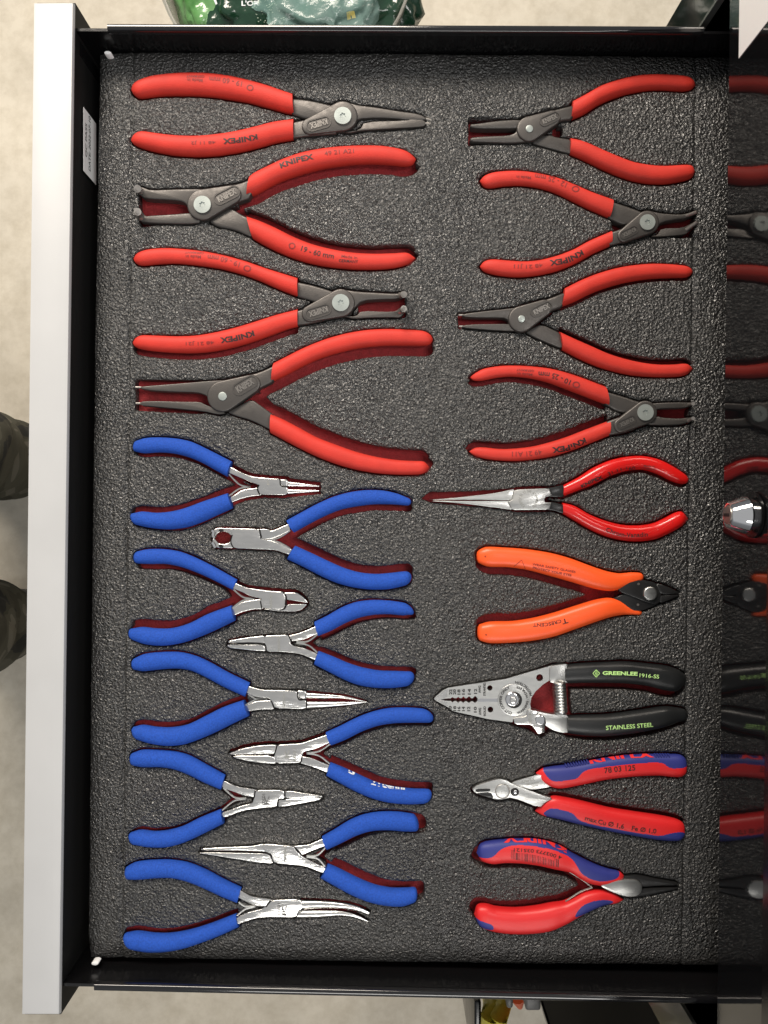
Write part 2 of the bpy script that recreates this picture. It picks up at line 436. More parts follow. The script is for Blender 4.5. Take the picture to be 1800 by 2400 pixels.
CG = 'red handled circlip pliers'
def stadium(a, b, r): return hull2(a, r, b, r - 0.01, 14)
def circlip(label, ox, oy, gu, gl, piv, rp, tail, rt, pad, padr, front, rear, fjaw, rjaw, tips, screw, su=(), sl=(), jpocket=None, up=1, logo=None):
    t = Tool('circlip_pliers', label, 'pliers', ox, oy, CG, *piv)
    for p in rear: t.slab('shank', p, GUN, -0.006, 0.0002, 0.0014, 1, seg=3)
    t.slab('jaw', rjaw, GUN, -0.005, 0.0010, 0.0013, 1, seg=3)
    for p in front: t.slab('shank', p, GUN, -0.004, 0.0014, 0.0013, 1, seg=3)
    t.slab('jaw', fjaw, GUN, -0.005, 0.0012, 0.0013, 1, seg=3)
    t.disc('pivot_boss', piv, rp * 0.98, GUN, -0.006, 0.0012, 0.0004, n=44)
    t.slab('joint_plate', hull2(piv, rp, tail, rt), GUN, -0.003, 0.0026, 0.0010, 0, seg=3)
    ring = t.slab('logo_frame', stadium(pad[0], pad[1], padr), GUN, 0.002, 0.00295, 0, 0, pocket=False, holes=(stadium(pad[0], pad[1], padr * 0.80),))
    a, b = logo or pad
    dx, dy = b[0] - a[0], b[1] - a[1]; d = math.hypot(dx, dy); nx, ny = -dy / d, dx / d
    hh = padr * 1.0; ext = padr * 0.35
    p0 = (a[0] - dx / d * ext + nx * hh / 2, a[1] - dy / d * ext + ny * hh / 2); p1 = (b[0] + dx / d * ext + nx * hh / 2, b[1] + dy / d * ext + ny * hh / 2)
    t.surf = t.surf[:-1] 
    t.text('KNIPEX', [p0, p1], hh, GUN2, True, 0.0003, 'embossed_logo')
    if screw[0] == 'torx': t.torx(piv, screw[1], 0.001, 0.0036)
    else: t.disc('rivet', piv, screw[1], ZINC, 0.001, 0.0031, 0.0003)
    for tp in tips:
        pts, zs, r = tp
        t.wire('tip', pts, r, GUN2, zs=zs, n=8)
    t.surf = []
    t.ribbon('grip', gu[0], gu[1], RED, shifts=su)
    t.ribbon('grip', gl[0], gl[1], RED, shifts=sl)
    if jpocket: t.pocket(jpocket, 1.0)
    return t

# ================================================================== SETTING
FLOOR = -0.80
def floor_material():
    m = bpy.data.materials.new('beige_terrazzo'); m.use_nodes = True; nt = m.node_tree; b = nt.nodes['Principled BSDF']
    N = nt.nodes.new; L = nt.links.new; tc = N('ShaderNodeTexCoord')
    n1 = N('ShaderNodeTexNoise'); n1.inputs['Scale'].default_value = 42; n1.inputs['Detail'].default_value = 6; n1.inputs['Roughness'].default_value = 0.65
    n2 = N('ShaderNodeTexNoise'); n2.inputs['Scale'].default_value = 9; n2.inputs['Detail'].default_value = 4
    L(tc.outputs['Object'], n1.inputs['Vector']); L(tc.outputs['Object'], n2.inputs['Vector'])
    cr = N('ShaderNodeValToRGB'); e = cr.color_ramp.elements
    e[0].position = 0.30; e[0].color = (0.54, 0.485, 0.385, 1); e[1].position = 0.62; e[1].color = (0.66, 0.605, 0.50, 1)
    L(n1.outputs['Fac'], cr.inputs['Fac'])
    mx = N('ShaderNodeMix'); mx.data_type = 'RGBA'; mx.blend_type = 'MULTIPLY'; mx.inputs['Factor'].default_value = 0.5
    cr2 = N('ShaderNodeValToRGB'); cr2.color_ramp.elements[0].color = (0.72, 0.72, 0.72, 1); cr2.color_ramp.elements[0].position = 0.3; cr2.color_ramp.elements[1].position = 0.65
    L(n2.outputs['Fac'], cr2.inputs['Fac']); L(cr.outputs['Color'], mx.inputs['A']); L(cr2.outputs['Color'], mx.inputs['B'])
    L(mx.outputs['Result'], b.inputs['Base Color']); b.inputs['Roughness'].default_value = 0.35
    return m
bm = bmesh.new(); bmesh.ops.create_grid(bm, x_segments=1, y_segments=1, size=4)
for v in bm.verts: v.co.z = FLOOR
fl = finish('floor', bm, floor_material(), None, None); fl['kind'] = 'structure'; fl['label'] = 'beige speckled hard floor far below the drawer'

# ------------------------------------------------------------------ tool cabinet behind / under the drawer
XM = (1638 - 900) * K
SK = 0.0125                                   # the drawer stands very slightly turned in the frame
def xm(y): return XM + SK * y                 # cabinet front plane at world y
cab = empty('tool_cabinet', (XM + 0.25, 0, FLOOR), 'glossy black steel tool cabinet the open drawer slides out of', 'cabinet')
YT = (1200 + 88) * K; YB = -2262 * K
def cab_box(name, z0, z1, dx0=0.0, dx1=0.40, y0=None, y1=None, m=BLACKF, bev=0.0):
    y0 = YB if y0 is None else y0; y1 = YT if y1 is None else y1
    poly = [(xm(y0) + dx0, y0), (xm(y0) + dx1, y0), (xm(y1) + dx1, y1), (xm(y1) + dx0, y1)]
    return finish(name, slab_bm(poly, z0, z1, bev), m, cab, 30)
cab_box('front_panel', 0.0335, 0.0835)
cab_box('drawer_front', 0.0855, 0.16, dx0=-0.0015, m=BLACK, bev=0.001)
cab_box('top_panel', 0.162, 0.175, dx0=-0.01, m=BLACK, bev=0.002)
cab_box('back_panel', FLOOR, 0.16, dx0=0.402, dx1=0.405, m=BLACK)
cab_box('side_panel', FLOOR + 0.05, 0.16, dx0=0.002, y0=YT - 0.002, y1=YT, m=BLACKF)
cab_box('side_panel', FLOOR + 0.05, 0.16, dx0=0.002, y0=YB, y1=YB + 0.004, m=BLACKF)
zz = -0.045
for hgt in (0.10, 0.15, 0.2, 0.2):
    cab_box('drawer_front', zz - hgt + 0.004, zz, dx0=0.0, m=BLACKF, bev=0.001, y0=-1188 * K, y1=YT - 0.003); zz -= hgt
COLM = mat('grey_cabinet_column', (0.085, 0.088, 0.086), 0.22, coat=0.4)
cab_box('corner_column', FLOOR + 0.05, 0.032, dx0=-0.0015, dx1=0.001, y0=-1327 * K, y1=-1190 * K, m=COLM)
cab_box('corner_column', FLOOR + 0.05, 0.032, dx0=-0.0015, dx1=0.001, y0=1146 * K, y1=YT, m=BLACKF)
cab_box('column_edge', FLOOR + 0.05, 0.032, dx0=-0.003, dx1=0.001, y0=1137 * K, y1=1144 * K, m=COLM)
cab_box('dark_gap_block', FLOOR + 0.05, 0.032, dx0=0.004, y0=YB + 0.006, y1=-1330 * K, m=mat('matt_black_gap_shade', (0.004, 0.004, 0.004), 0.8, spec=0.1))  # solid block, its black colour stands in for the shade of a gap
cab_box('plinth', FLOOR, FLOOR + 0.08, dx0=0.02, m=BLACK)
# lock of the cabinet
def lathe_x(name, prof, cx, cy, cz, m, parent, n=36):
    bm = bmesh.new(); rings = []
    for dx, r in prof: rings.append([bm.verts.new((cx + dx, cy + r * math.cos(2 * math.pi * k / n), cz + r * math.sin(2 * math.pi * k / n))) for k in range(n)])
    for a, b in zip(rings, rings[1:]):
        for k in range(n): bm.faces.new((a[k], a[(k + 1) % n], b[(k + 1) % n], b[k]))
    bm.faces.new(rings[0]); bm.faces.new(rings[-1][::-1]); bmesh.ops.recalc_face_normals(bm, faces=bm.faces)
    return finish(name, bm, m, parent, 28)
LY, LZ = (1200 - 1207) * K * 0.84, 0.0690; LX = xm(LY)
lock = lathe_x('lock', [(0.0, 0.0080), (-0.0042, 0.0080), (-0.0043, 0.0092), (-0.0052, 0.0096), (-0.0064, 0.0092), (-0.0132, 0.0066), (-0.0138, 0.0060), (-0.0135, 0.0050)], LX, LY, LZ, CHROME, cab)
def sub(o, par):
    o.parent = par; o.matrix_parent_inverse = Matrix.Identity(4); o.data.transform(Matrix.Translation(cab.location - par.matrix_basis.translation - cab.location)) if False else None
    return o
core = lathe_x('lock_core', [(-0.0130, 0.0049), (-0.0139, 0.0046), (-0.0141, 0.0040)], LX, LY, LZ, GUN2, cab); core.parent = lock
key = finish('keyhole', box_bm(LX - 0.01435, LX - 0.0135, LY - 0.0008, LY + 0.0008, LZ - 0.0030, LZ + 0.0030), DARK, cab, 30); key.parent = lock
rg = lathe_x('lock_collar', [(-0.0005, 0.0118), (-0.0018, 0.0116), (-0.0019, 0.009)], LX, LY, LZ, BLACK, cab); rg.parent = lock
# white sticker on the upper front panel (its printed code is left blank)
def face_quad(name, y0, y1, z0, z1, m, off=-0.0004):
    bm = bmesh.new()
    p = [(xm(y0) + off, y0, z0), (xm(y1) + off, y1, z0), (xm(y1) + off, y1, z1), (xm(y0) + off, y0, z1)]
    q = [(a + 0.0003, b, c) for a, b, c in p]
    v = [bm.verts.new(a) for a in p + q]
    for f in ((0, 1, 2, 3), (7, 6, 5, 4), (0, 4, 5, 1), (1, 5, 6, 2), (2, 6, 7, 3), (3, 7, 4, 0)): bm.faces.new([v[i] for i in f])
    bmesh.ops.recalc_face_normals(bm, faces=bm.faces)
    return finish(name, bm, m, None, 30)
ys = (1200 - 137) * K * (H - 0.0458) / H
tag(face_quad('sticker', ys, ys + 0.062, 0.0458, 0.0815, LABEL), 'blank white square sticker on the cabinet front above the drawer corner', 'sticker')

# ------------------------------------------------------------------ the drawer
HW = 0.017
drw = empty('tool_drawer', (0, 0, -0.024), 'open black steel tool drawer with pale aluminium front bar', 'drawer')
def wpoly(pts, z): return [world(X, Y, z) for X, Y in pts]
def prism(name, pts, zref, z0, z1, m, bev=0.0, par=None):
    return finish(name, slab_bm(wpoly(pts, zref), z0, z1, bev), m, par or drw, 35)
# bottom sheet
prism('bottom', [(190, 108), (1830, 118), (1800, 2296), (176, 2282)], 0, -0.0255, -0.0240, BLACK)
# side walls (inner face runs from the rim down past the foam)
prism('side_wall', [(176, 66), (1820, 74), (1820, 80), (176, 73)], HW, -0.0240, HW, BLACK)
prism('side_wall', [(146, 2304), (1800, 2340), (1800, 2346), (146, 2311)], HW, -0.0240, HW, BLACK)
def rim(name, A, B, z):
    P = []
    for i in range(30):
        t = i / 29; x, y = world(A[0] + (B[0] - A[0]) * t, A[1] + (B[1] - A[1]) * t, z); P.append((x, y))
    bm = bmesh.new(); prof = []
    for k in range(20):
        th = 2 * math.pi * k / 20; cs, sn = math.cos(th), math.sin(th)
        prof.append((0.0021 * math.copysign(abs(cs) ** 0.6, cs), 0.0026 * math.copysign(abs(sn) ** 0.6, sn)))
    rings = [[bm.verts.new((x, y + a, z - 0.002 + b)) for a, b in prof] for x, y in P]
    for a, b in zip(rings, rings[1:]):
        for k in range(20): bm.faces.new((a[k], a[(k + 1) % 20], b[(k + 1) % 20], b[k]))
    bm.faces.new(rings[0]); bm.faces.new(rings[-1][::-1]); bmesh.ops.recalc_face_normals(bm, faces=bm.faces)
    return finish(name, bm, RAIL, drw, 50)
RAIL = mat('glossy_black_rail', (0.006, 0.006, 0.007), 0.12, coat=0.6, bump=0.00002, bscale=200)
rim('slide_rail', (252, 63.5), (1650, 69.5), HW + 0.0012)
rim('slide_rail', (221, 2314), (1740, 2347), HW + 0.0012)
# front: black folded panel and aluminium bar
fp = [(86, 6), (176, 6), (142.5, 2378), (58, 2378)]
prism('front_panel', fp, 0.0188, -0.055, 0.0188, mat('matt_black_steel', (0.006, 0.006, 0.006), 0.5, spec=0.3), 0.0004)
prism('corner_flange', [(178, 78), (186, 78), (186, 128), (178, 128)], 0.012, -0.02, 0.012, BLACK, 0.0006)
prism('corner_flange', [(147, 2252), (155, 2252), (155, 2308), (147, 2308)], 0.012, -0.02, 0.012, BLACK, 0.0006)
bar = prism('handle_bar', [(77, 4), (171.5, 4), (139, 2380), (49, 2380)], 0.022, 0.0190, 0.022, ALU, 0.0018)
for (X, Y) in ((252, 123), (222, 2259)):
    o = finish('plastic_plug', slab_bm([(a + world(X, Y, 0.004)[0], b + world(X, Y, 0.004)[1]) for a, b in circle(0, 0, 0.0021, 24, 0.0011)], -0.001, 0.004, 0.0005, 2), LABEL, drw, 40)
# inspection label on the inside of the front panel
lab = empty('inspection_label', (*world(206, 340, 0), 0.0), 'white inspection label with handwritten style black letters inside the drawer front', 'label')
def fx(Y, z):                                   # x of the inner face of the front panel
    t = (Y - 6) / 2372.0; X = 176 + (142.5 - 176) * t
    return world(X, Y, 0.019)[0] + 0.0003
def plate(name, y0, y1, z0, z1, m, off, par):
    Yc = 340; x = fx(Yc, 0) + off; bm = bmesh.new()
    v = [bm.verts.new(p) for p in ((x - SK * 0 + 0.012 * 0, y0, z0), (x, y1, z0), (x, y1, z1), (x, y0, z1))]
    bm.faces.new(v); ex = bmesh.ops.extrude_face_region(bm, geom=bm.faces[:])
    for e in ex['geom']:
        if isinstance(e, bmesh.types.BMVert): e.co.x -= 0.0002
    bmesh.ops.recalc_face_normals(bm, faces=bm.faces)
    return finish(name, bm, m, par, 30)
ly1 = (1200 - 252) * K * (H - 0.007) / H; ly0 = (1200 - 401) * K * (H - 0.007) / H
plate('paper', ly0, ly1, -0.012, 0.0075, LABEL, 0.0013, lab)
def vtext(s, ya, yb, z0, h, par):
    V, F, asp = text_shape(s, False); bm = bmesh.new(); x = fx(340, 0) + 0.00145
    vs = [bm.verts.new((x, ya + (yb - ya) * u, z0 + h * v)) for u, v in V]
    for f in F: bm.faces.new([vs[i] for i in f])
    return finish('lettering', bm, INKB, par, None)
INKB = mat('black_ink', (0.02, 0.02, 0.022), 0.6)
vtext('QC PASS', (1200 - 375) * K, (1200 - 297) * K, 0.0022, 0.0032, lab)
vtext('DATE: 2022-07-10', (1200 - 398) * K, (1200 - 270) * K, -0.0028, 0.0030, lab)

# ================================================================== TOOLS
# ---- circlip pliers
t = circlip('straight-tipped red circlip pliers marked 48 11 J2, topmost in left column', 280, 150,
    ([(57,125),(70,102),(100,85),(160,66),(250,53),(330,49),(420,50),(520,61),(620,82),(720,110),(800,138),(843,152)],
     [(57,125),(68,148),(95,167),(140,164),(220,156),(330,155),(440,160),(540,173),(640,192),(730,216),(800,236),(848,246)]),
    ([(55,370),(75,345),(105,332),(160,338),(250,350),(360,355),(460,348),(560,333),(660,310),(750,287),(848,274)],
     [(55,370),(68,390),(110,410),(190,432),(280,446),(370,451),(470,447),(570,433),(670,410),(760,385),(848,370)]),
    (1085,250), 72, (925,300), 40, ((1000,281),(936,299)), 29,
    [[(835,282),(885,272),(960,255),(1080,335),(950,345),(885,352),(835,360)]],
    [[(830,165),(905,170),(965,182),(1060,205),(1130,250),(1130,330),(1080,320),(985,258),(930,268),(895,262),(830,240)]],
    [(1110,185),(1160,198),(1250,209),(1370,229),(1450,239),(1490,256),(1490,272),(1400,271),(1340,263),(1250,259),(1165,264),(1130,290)],
    [(1090,330),(1170,320),(1190,281),(1400,274),(1415,268),(1485,272),(1485,300),(1455,305),(1300,314),(1170,322),(1120,334)],
    [([(1478,264),(1514,273)], (-0.001,-0.001), 0.0008), ([(1478,288),(1514,291)], (-0.001,-0.001), 0.0008)], ('torx', 42))
t.text('O', [(655,104),(622,96)], 30, INKR)
t.text('19 - 60 mm', [(598,84),(520,68),(438,60)], 26, INKR)
t.text('Made in', [(404,71),(330,68)], 17, INKR)
t.text('GERMANY', [(413,55),(325,54)], 11, INKR)
t.text('KNIPEX', [(668,340),(590,355),(502,362)], 27, INK, True)
t.text('48 11 J2', [(466,367),(400,371),(348,371)], 20, INKR)

t = circlip('bent-tip red circlip pliers marked 49 21 A21, tips pointing left', 280, 150,
    ([(640,548),(660,532),(720,502),(800,465),(880,437),(960,420),(1050,408),(1150,402),(1260,402),(1340,412),(1400,430),(1443,463)],
     [(620,650),(670,632),(730,598),(800,565),(880,538),(960,515),(1040,500),(1120,490),(1220,485),(1320,490),(1390,497),(1425,490),(1443,463)]),
    ([(620,745),(680,765),(760,800),(850,845),(940,880),(1040,905),(1140,920),(1240,925),(1340,922),(1400,920),(1440,945)],
     [(648,850),(700,880),(780,920),(870,955),(960,978),(1060,993),(1160,1000),(1260,1000),(1340,992),(1400,975),(1440,945)]),
    (402,682), 75, (545,632), 46, ((487,655),(556,620)), 30,
    [[(510,590),(580,580),(650,552),(640,650),(580,668),(540,690)]],
    [[(430,765),(480,730),(540,695),(600,735),(640,748),(655,848),(560,805),(480,792)]],
    [(430,605),(300,606),(150,612),(120,600),(90,590),(88,615),(110,648),(150,655),(260,660),(310,668),(340,700)],
    [(88,728),(100,765),(150,772),(330,777),(400,770),(365,722),(320,724),(250,730),(150,735),(125,738),(100,705),(85,710)],
    [([(108,622),(92,612),(88,608),(88,606)], (0.0,0.002,0.006,0.0105), 0.0022), ([(88,606),(88,606.2)], (0.0095,0.0125), 0.0010),
     ([(108,748),(94,735),(88,722),(88,718)], (0.0,0.002,0.006,0.0105), 0.0022), ([(88,718),(88,718.2)], (0.0095,0.0125), 0.0010)],
    ('torx', 42), su=[(0,52),(18,40)], sl=[(0,-48),(18,-20)],
    jpocket=[(92,600),(330,640),(380,760),(100,790)])
t.text('KNIPEX', [(785,508),(860,480),(945,462)], 27, INK, True)
t.text('49 21 A21', [(998,446),(1070,437),(1140,432)], 22, INKR)
t.text('O', [(820,897),(853,902)], 32, INKR)
t.text('19 - 60 mm', [(880,908),(950,930),(1040,947)], 27, INK)
t.text('Made in', [(1078,940),(1155,948)], 14, INKR)
t.text('GERMANY', [(1066,963),(1160,968)], 15, INK)

t.pocket([(545,700),(625,648),(690,655),(602,705),(690,750),(620,748)], 0)

t = circlip('red circlip pliers marked 48 21 J21 with upturned tips pointing right', 280, 550,
    ([(67,118),(90,92),(140,75),(220,68),(310,72),(420,85),(520,105),(620,133),(720,168),(800,193),(867,214)],
     [(67,118),(80,140),(110,152),(180,146),(270,142),(370,150),(480,165),(580,190),(680,225),(770,265),(868,303)]),
    ([(63,525),(85,500),(115,490),(190,492),(280,495),(370,492),(460,478),(560,455),(660,425),(760,393),(868,365)],
     [(63,525),(80,548),(130,562),(220,572),(330,577),(430,572),(530,555),(640,525),(740,490),(820,460),(868,448)]),
    (1075,330), 68, (925,383), 40, ((1002,363),(930,385)), 28,
    [[(850,372),(900,358),(960,330),(1060,400),(930,432),(850,442)]],
    [[(850,225),(940,244),(1000,262),(1070,285),(1130,330),(1130,395),(1070,390),(940,322),(850,298)]],
    [(1090,264),(1150,274),(1290,282),(1350,284),(1378,278),(1385,296),(1350,313),(1290,313),(1180,319),(1130,370)],
    [(1080,395),(1150,398),(1175,370),(1330,376),(1365,362),(1380,352),(1385,375),(1365,402),(1320,400),(1200,402),(1140,408)],
    [([(1365,296),(1378,292),(1382,290)], (0,0.002,0.009), 0.002), ([(1382,290),(1382,290.2)], (0.008,0.0112), 0.001),
     ([(1362,376),(1376,366),(1382,360)], (0,0.002,0.009), 0.002), ([(1382,360),(1382,360.2)], (0.008,0.0112), 0.001)],
    ('torx', 42), sl=[(0,32)], jpocket=[(1150,290),(1385,280),(1390,400),(1170,400)])
t.text('O', [(643,152),(606,144)], 32, INKR)
t.text('19 - 60 mm', [(588,133),(510,108),(430,96)], 26, INKR)
t.text('Made in', [(396,100),(322,97)], 16, INKR)
t.text('GERMANY', [(410,84),(318,80)], 11, INKR)
t.text('KNIPEX', [(650,465),(570,488),(488,500)], 28, INK, True)
t.text('48 21 J21', [(458,510),(390,516),(322,516)], 21, INKR)

t = circlip('largest red circlip pliers with long straight jaws pointing left, above blue pliers', 280, 550,
    ([(752,625),(820,590),(900,550),(1000,510),(1100,482),(1200,465),(1300,460),(1400,463),(1480,470),(1512,488),(1525,510)],
     [(740,718),(800,690),(880,648),(960,610),(1040,583),(1120,562),(1200,548),(1300,540),(1400,540),(1490,540),(1512,532),(1525,510)]),
    ([(738,873),(800,900),(880,942),(960,985),(1050,1020),(1150,1055),(1250,1080),(1350,1095),(1440,1100),(1480,1103),(1507,1130)],
     [(735,965),(800,1000),(880,1042),(960,1080),(1050,1115),(1150,1143),(1250,1160),(1350,1167),(1440,1167),(1480,1160),(1507,1130)]),
    (500,785), 75, (638,725), 46, ((580,750),(640,715)), 32,
    [[(590,690),(680,668),(765,628),(755,712),(680,748),(620,790)]],
    [[(520,862),(580,830),(640,797),(700,840),(755,880),(755,960),(640,902),(560,880)]],
    [(540,705),(440,710),(300,722),(160,733),(100,738),(100,749),(160,758),(260,763),(380,766),(425,782),(460,830)],
    [(100,811),(160,808),(300,812),(390,812),(420,828),(480,850),(520,868),(480,874),(405,857),(300,847),(160,834),(100,830)],
    [([(78,742),(108,743)], (-0.001,-0.001), 0.0007), ([(80,820),(108,820)], (-0.001,-0.001), 0.0007)],
    ('rivet', 21), su=[(0,42),(4,55)], sl=[(0,-62),(24,-20)], jpocket=[(78,705),(430,708),(470,860),(390,868),(78,852)])

t.pocket([(630,795),(740,718),(800,722),(712,788),(800,875),(740,878)], 0)

t = circlip('red circlip pliers with straight jaws pointing left, topmost in right column', 960, 150,
    ([(790,187),(850,155),(930,110),(1020,80),(1100,62),(1180,55),(1260,57),(1340,65),(1375,80),(1390,103)],
     [(780,275),(840,250),(920,200),(1000,165),(1080,143),(1160,130),(1240,128),(1330,133),(1370,125),(1390,103)]),
    ([(778,365),(840,380),(920,415),(1000,450),(1080,480),(1160,495),(1240,500),(1320,495),(1365,497),(1387,522)],
     [(777,440),(840,465),(920,505),(1000,540),(1080,568),(1160,583),(1240,585),(1320,572),(1370,555),(1387,522)]),
    (583,313), 61, (697,260), 38, ((655,278),(708,254)), 24,
    [[(630,240),(730,214),(805,195),(795,270),(735,274),(670,310)]],
    [[(590,382),(640,345),(690,342),(705,352),(795,366),(795,440),(700,414),(640,398)]],
    [(295,356),(340,350),(480,345),(510,335),(530,310),(600,330),(600,375),(500,383),(380,379),(295,376)],
    [(295,291),(330,288),(420,275),(500,269),(555,270),(560,310),(495,312),(400,313),(330,311),(295,306)],
    [], ('rivet', 18), jpocket=[(288,265),(500,262),(560,380),(380,386),(290,392)], sl=[(4,6)])
t.pocket([(690,300),(745,295),(745,345),(700,352)], 0)

t = circlip('red circlip pliers marked 48 21 J11 with angled tips pointing right', 960, 150,
    ([(340,570),(360,548),(400,532),(480,523),(560,525),(640,538),(720,558),(800,590),(880,625),(985,663)],
     [(340,570),(360,597),(390,605),(460,595),(540,592),(620,602),(700,625),(780,662),(860,702),(970,750)]),
    ([(340,985),(360,962),(395,952),(470,957),(550,962),(630,955),(710,935),(790,905),(870,862),(978,815)],
     [(340,985),(355,1005),(390,1020),(460,1033),(540,1037),(630,1028),(710,1010),(800,975),(890,925),(978,885)]),
    (1157,768), 58, (1045,832), 33, ((1092,806),(1042,831)), 20,
    [[(960,822),(1020,803),(1090,770),(1120,830),(1060,862),(960,885)]],
    [[(960,658),(1060,690),(1120,712),(1180,740),(1180,830),(1130,800),(1060,782),(1030,778),(960,745)]],
    [(1160,710),(1220,724),(1310,730),(1350,725),(1398,711),(1398,728),(1345,750),(1310,753),(1230,768),(1190,800)],
    [(1170,838),(1205,832),(1225,799),(1330,797),(1390,764),(1400,772),(1350,822),(1320,830),(1220,838)],
    [([(1345,738),(1398,719)], (0.0005,0.006), 0.0011), ([(1345,806),(1398,768)], (0.0005,0.006), 0.0011)],
    ('torx', 38), su=[(-8,-12)], jpocket=[(1210,770),(1385,740),(1378,838),(1320,845),(1220,825)])
t.pocket([(985,768),(1040,775),(1020,805),(985,800)], 0)
t.text('O', [(828,594),(790,590)], 30, INKR)
t.text('12 - 25 mm', [(768,577),(700,548),(612,532)], 26, INKR)
t.text('Made in', [(590,546),(520,541)], 14, INKR)
t.text('KNIPEX', [(836,902),(760,940),(680,953)], 28, INK, True)
t.text('48 21 J11', [(645,962),(580,970),(508,968)], 24, INKR)

t = circlip('red circlip pliers with slim straight jaws pointing left, third in right column', 960, 600,
    ([(750,160),(830,120),(910,88),(1000,62),(1080,48),(1170,40),(1260,42),(1340,50),(1365,62),(1377,80)],
     [(735,250),(800,225),(880,185),(960,155),(1040,133),(1120,118),(1200,110),(1280,107),(1340,105),(1360,98),(1377,80)]),
    ([(725,370),(800,405),(880,440),(960,475),(1040,500),(1120,518),(1200,528),(1280,528),(1345,525),(1377,548)],
     [(740,458),(820,500),(900,535),(980,560),(1060,578),(1140,587),(1220,590),(1300,588),(1345,578),(1377,548)]),
    (545,305), 64, (655,250), 40, ((612,272),(670,244)), 25,
    [[(590,230),(680,205),(765,170),(750,246),(690,267),(620,315)]],
    [[(560,370),(600,345),(640,328),(745,378),(755,458),(620,402)]],
    [(560,243),(480,255),(380,265),(260,280),(258,295),(330,299),(420,299),(470,301),(500,340)],
    [(258,336),(330,330),(460,329),(500,332),(560,365),(455,363),(350,356),(258,348)],
    [([(238,287),(264,287)], (-0.001,-0.001), 0.0006), ([(240,342),(264,342)], (-0.001,-0.001), 0.0006)],
    ('rivet', 17), su=[(0,14)], sl=[(0,-30)], jpocket=[(236,275),(500,262),(510,350),(240,352)])

t = circlip('red circlip pliers marked 49 21 A11 with short hooked tips pointing right', 960, 600,
    ([(292,590),(320,568),(360,548),(440,535),(520,533),(600,538),(680,548),(760,568),(840,595),(945,635)],
     [(292,590),(310,605),(350,607),(430,592),(500,587),(580,595),(660,612),(740,640),(830,675),(965,727)]),
    ([(288,950),(320,932),(360,930),(440,938),(520,935),(600,925),(680,905),(760,880),(850,845),(970,800)],
     [(288,950),(310,968),(360,985),(440,995),(520,997),(600,990),(700,973),(790,945),(880,910),(968,875)]),
    (1147,760), 58, (1030,823), 36, ((1082,796),(1030,820)), 21,
    [[(950,808),(1010,785),(1080,760),(1110,840),(1040,862),(950,874)]],
    [[(925,648),(1050,684),(1100,703),(1190,720),(1190,760),(1130,790),(1060,767),(1000,752),(945,718)]],
    [(1150,820),(1190,775),(1230,785),(1310,790),(1378,782),(1380,798),(1330,820),(1240,823)],
    [(1150,720),(1220,712),(1350,710),(1378,713),(1372,729),(1340,739),(1225,741),(1180,750)],
    [([(1355,722),(1376,719),(1378,718)], (0.0,0.004,0.007), 0.0011), ([(1350,804),(1376,790),(1378,789)], (0,0.004,0.007), 0.0011)],
    ('torx', 40), su=[(-10,28)], sl=[(-8,-34),(-20,-18)], jpocket=[(1190,725),(1360,735),(1352,800),(1200,800)])
t.text('O', [(832,614),(795,606)], 32, INKR)
t.text('10 - 25 mm', [(786,604),(710,572),(628,560)], 26, INK)
t.text('Made in', [(597,570),(525,565)], 13, INKR)
t.text('GERMANY', [(605,553),(520,548)], 11, INKR)
t.text('KNIPEX', [(850,882),(770,918),(692,930)], 28, INK, True)
t.text('49 21 A11', [(640,940),(570,950),(498,950)], 24, INKR)

# ---- blue sleeve mini pliers
BG = 'small steel pliers with blue sleeves'
def blue(label, ox, oy, gu, gl, plates, jaws, springs, cen, su=(), sl=(), marks=(), name='mini_pliers', extra=(), seams=()):
    t = Tool(name, label, 'pliers', ox, oy, BG, *cen)
    for i, p in enumerate(plates): t.slab('half', p, STEEL, -0.0045, 0.0016 - 0.0007 * i, 0.0005, 1, shifts=extra, q=0.15, seg=3)
    for j in jaws:
        if len(j) == 2: t.ribbon('jaw', j[0], j[1], STEEL, zc=-0.001, hmax=0.0028, asp=0.9, e=2.2, n=16, shifts=extra)
        else: t.slab('jaw', j, STEEL, -0.004, 0.0012, 0.0008, 1, shifts=extra, q=0.15, seg=3)
    for m in marks: t.text(*m)
    for sm in seams: t.wire('joint_line', sm, 0.00036, SEAM, z=0.0016, n=5)
    for sp in springs: t.wire('leaf_spring', sp, 0.0006, SATIN, z=0.0002)
    t.surf = []
    t.ribbon('grip', gu[0], gu[1], BLUE, zc=-0.001, hmax=0.0048, asp=0.95, e=2.3, shifts=su, blunt=True)
    t.ribbon('grip', gl[0], gl[1], BLUE, zc=-0.001, hmax=0.0048, asp=0.95, e=2.3, shifts=sl, blunt=True)
    return t

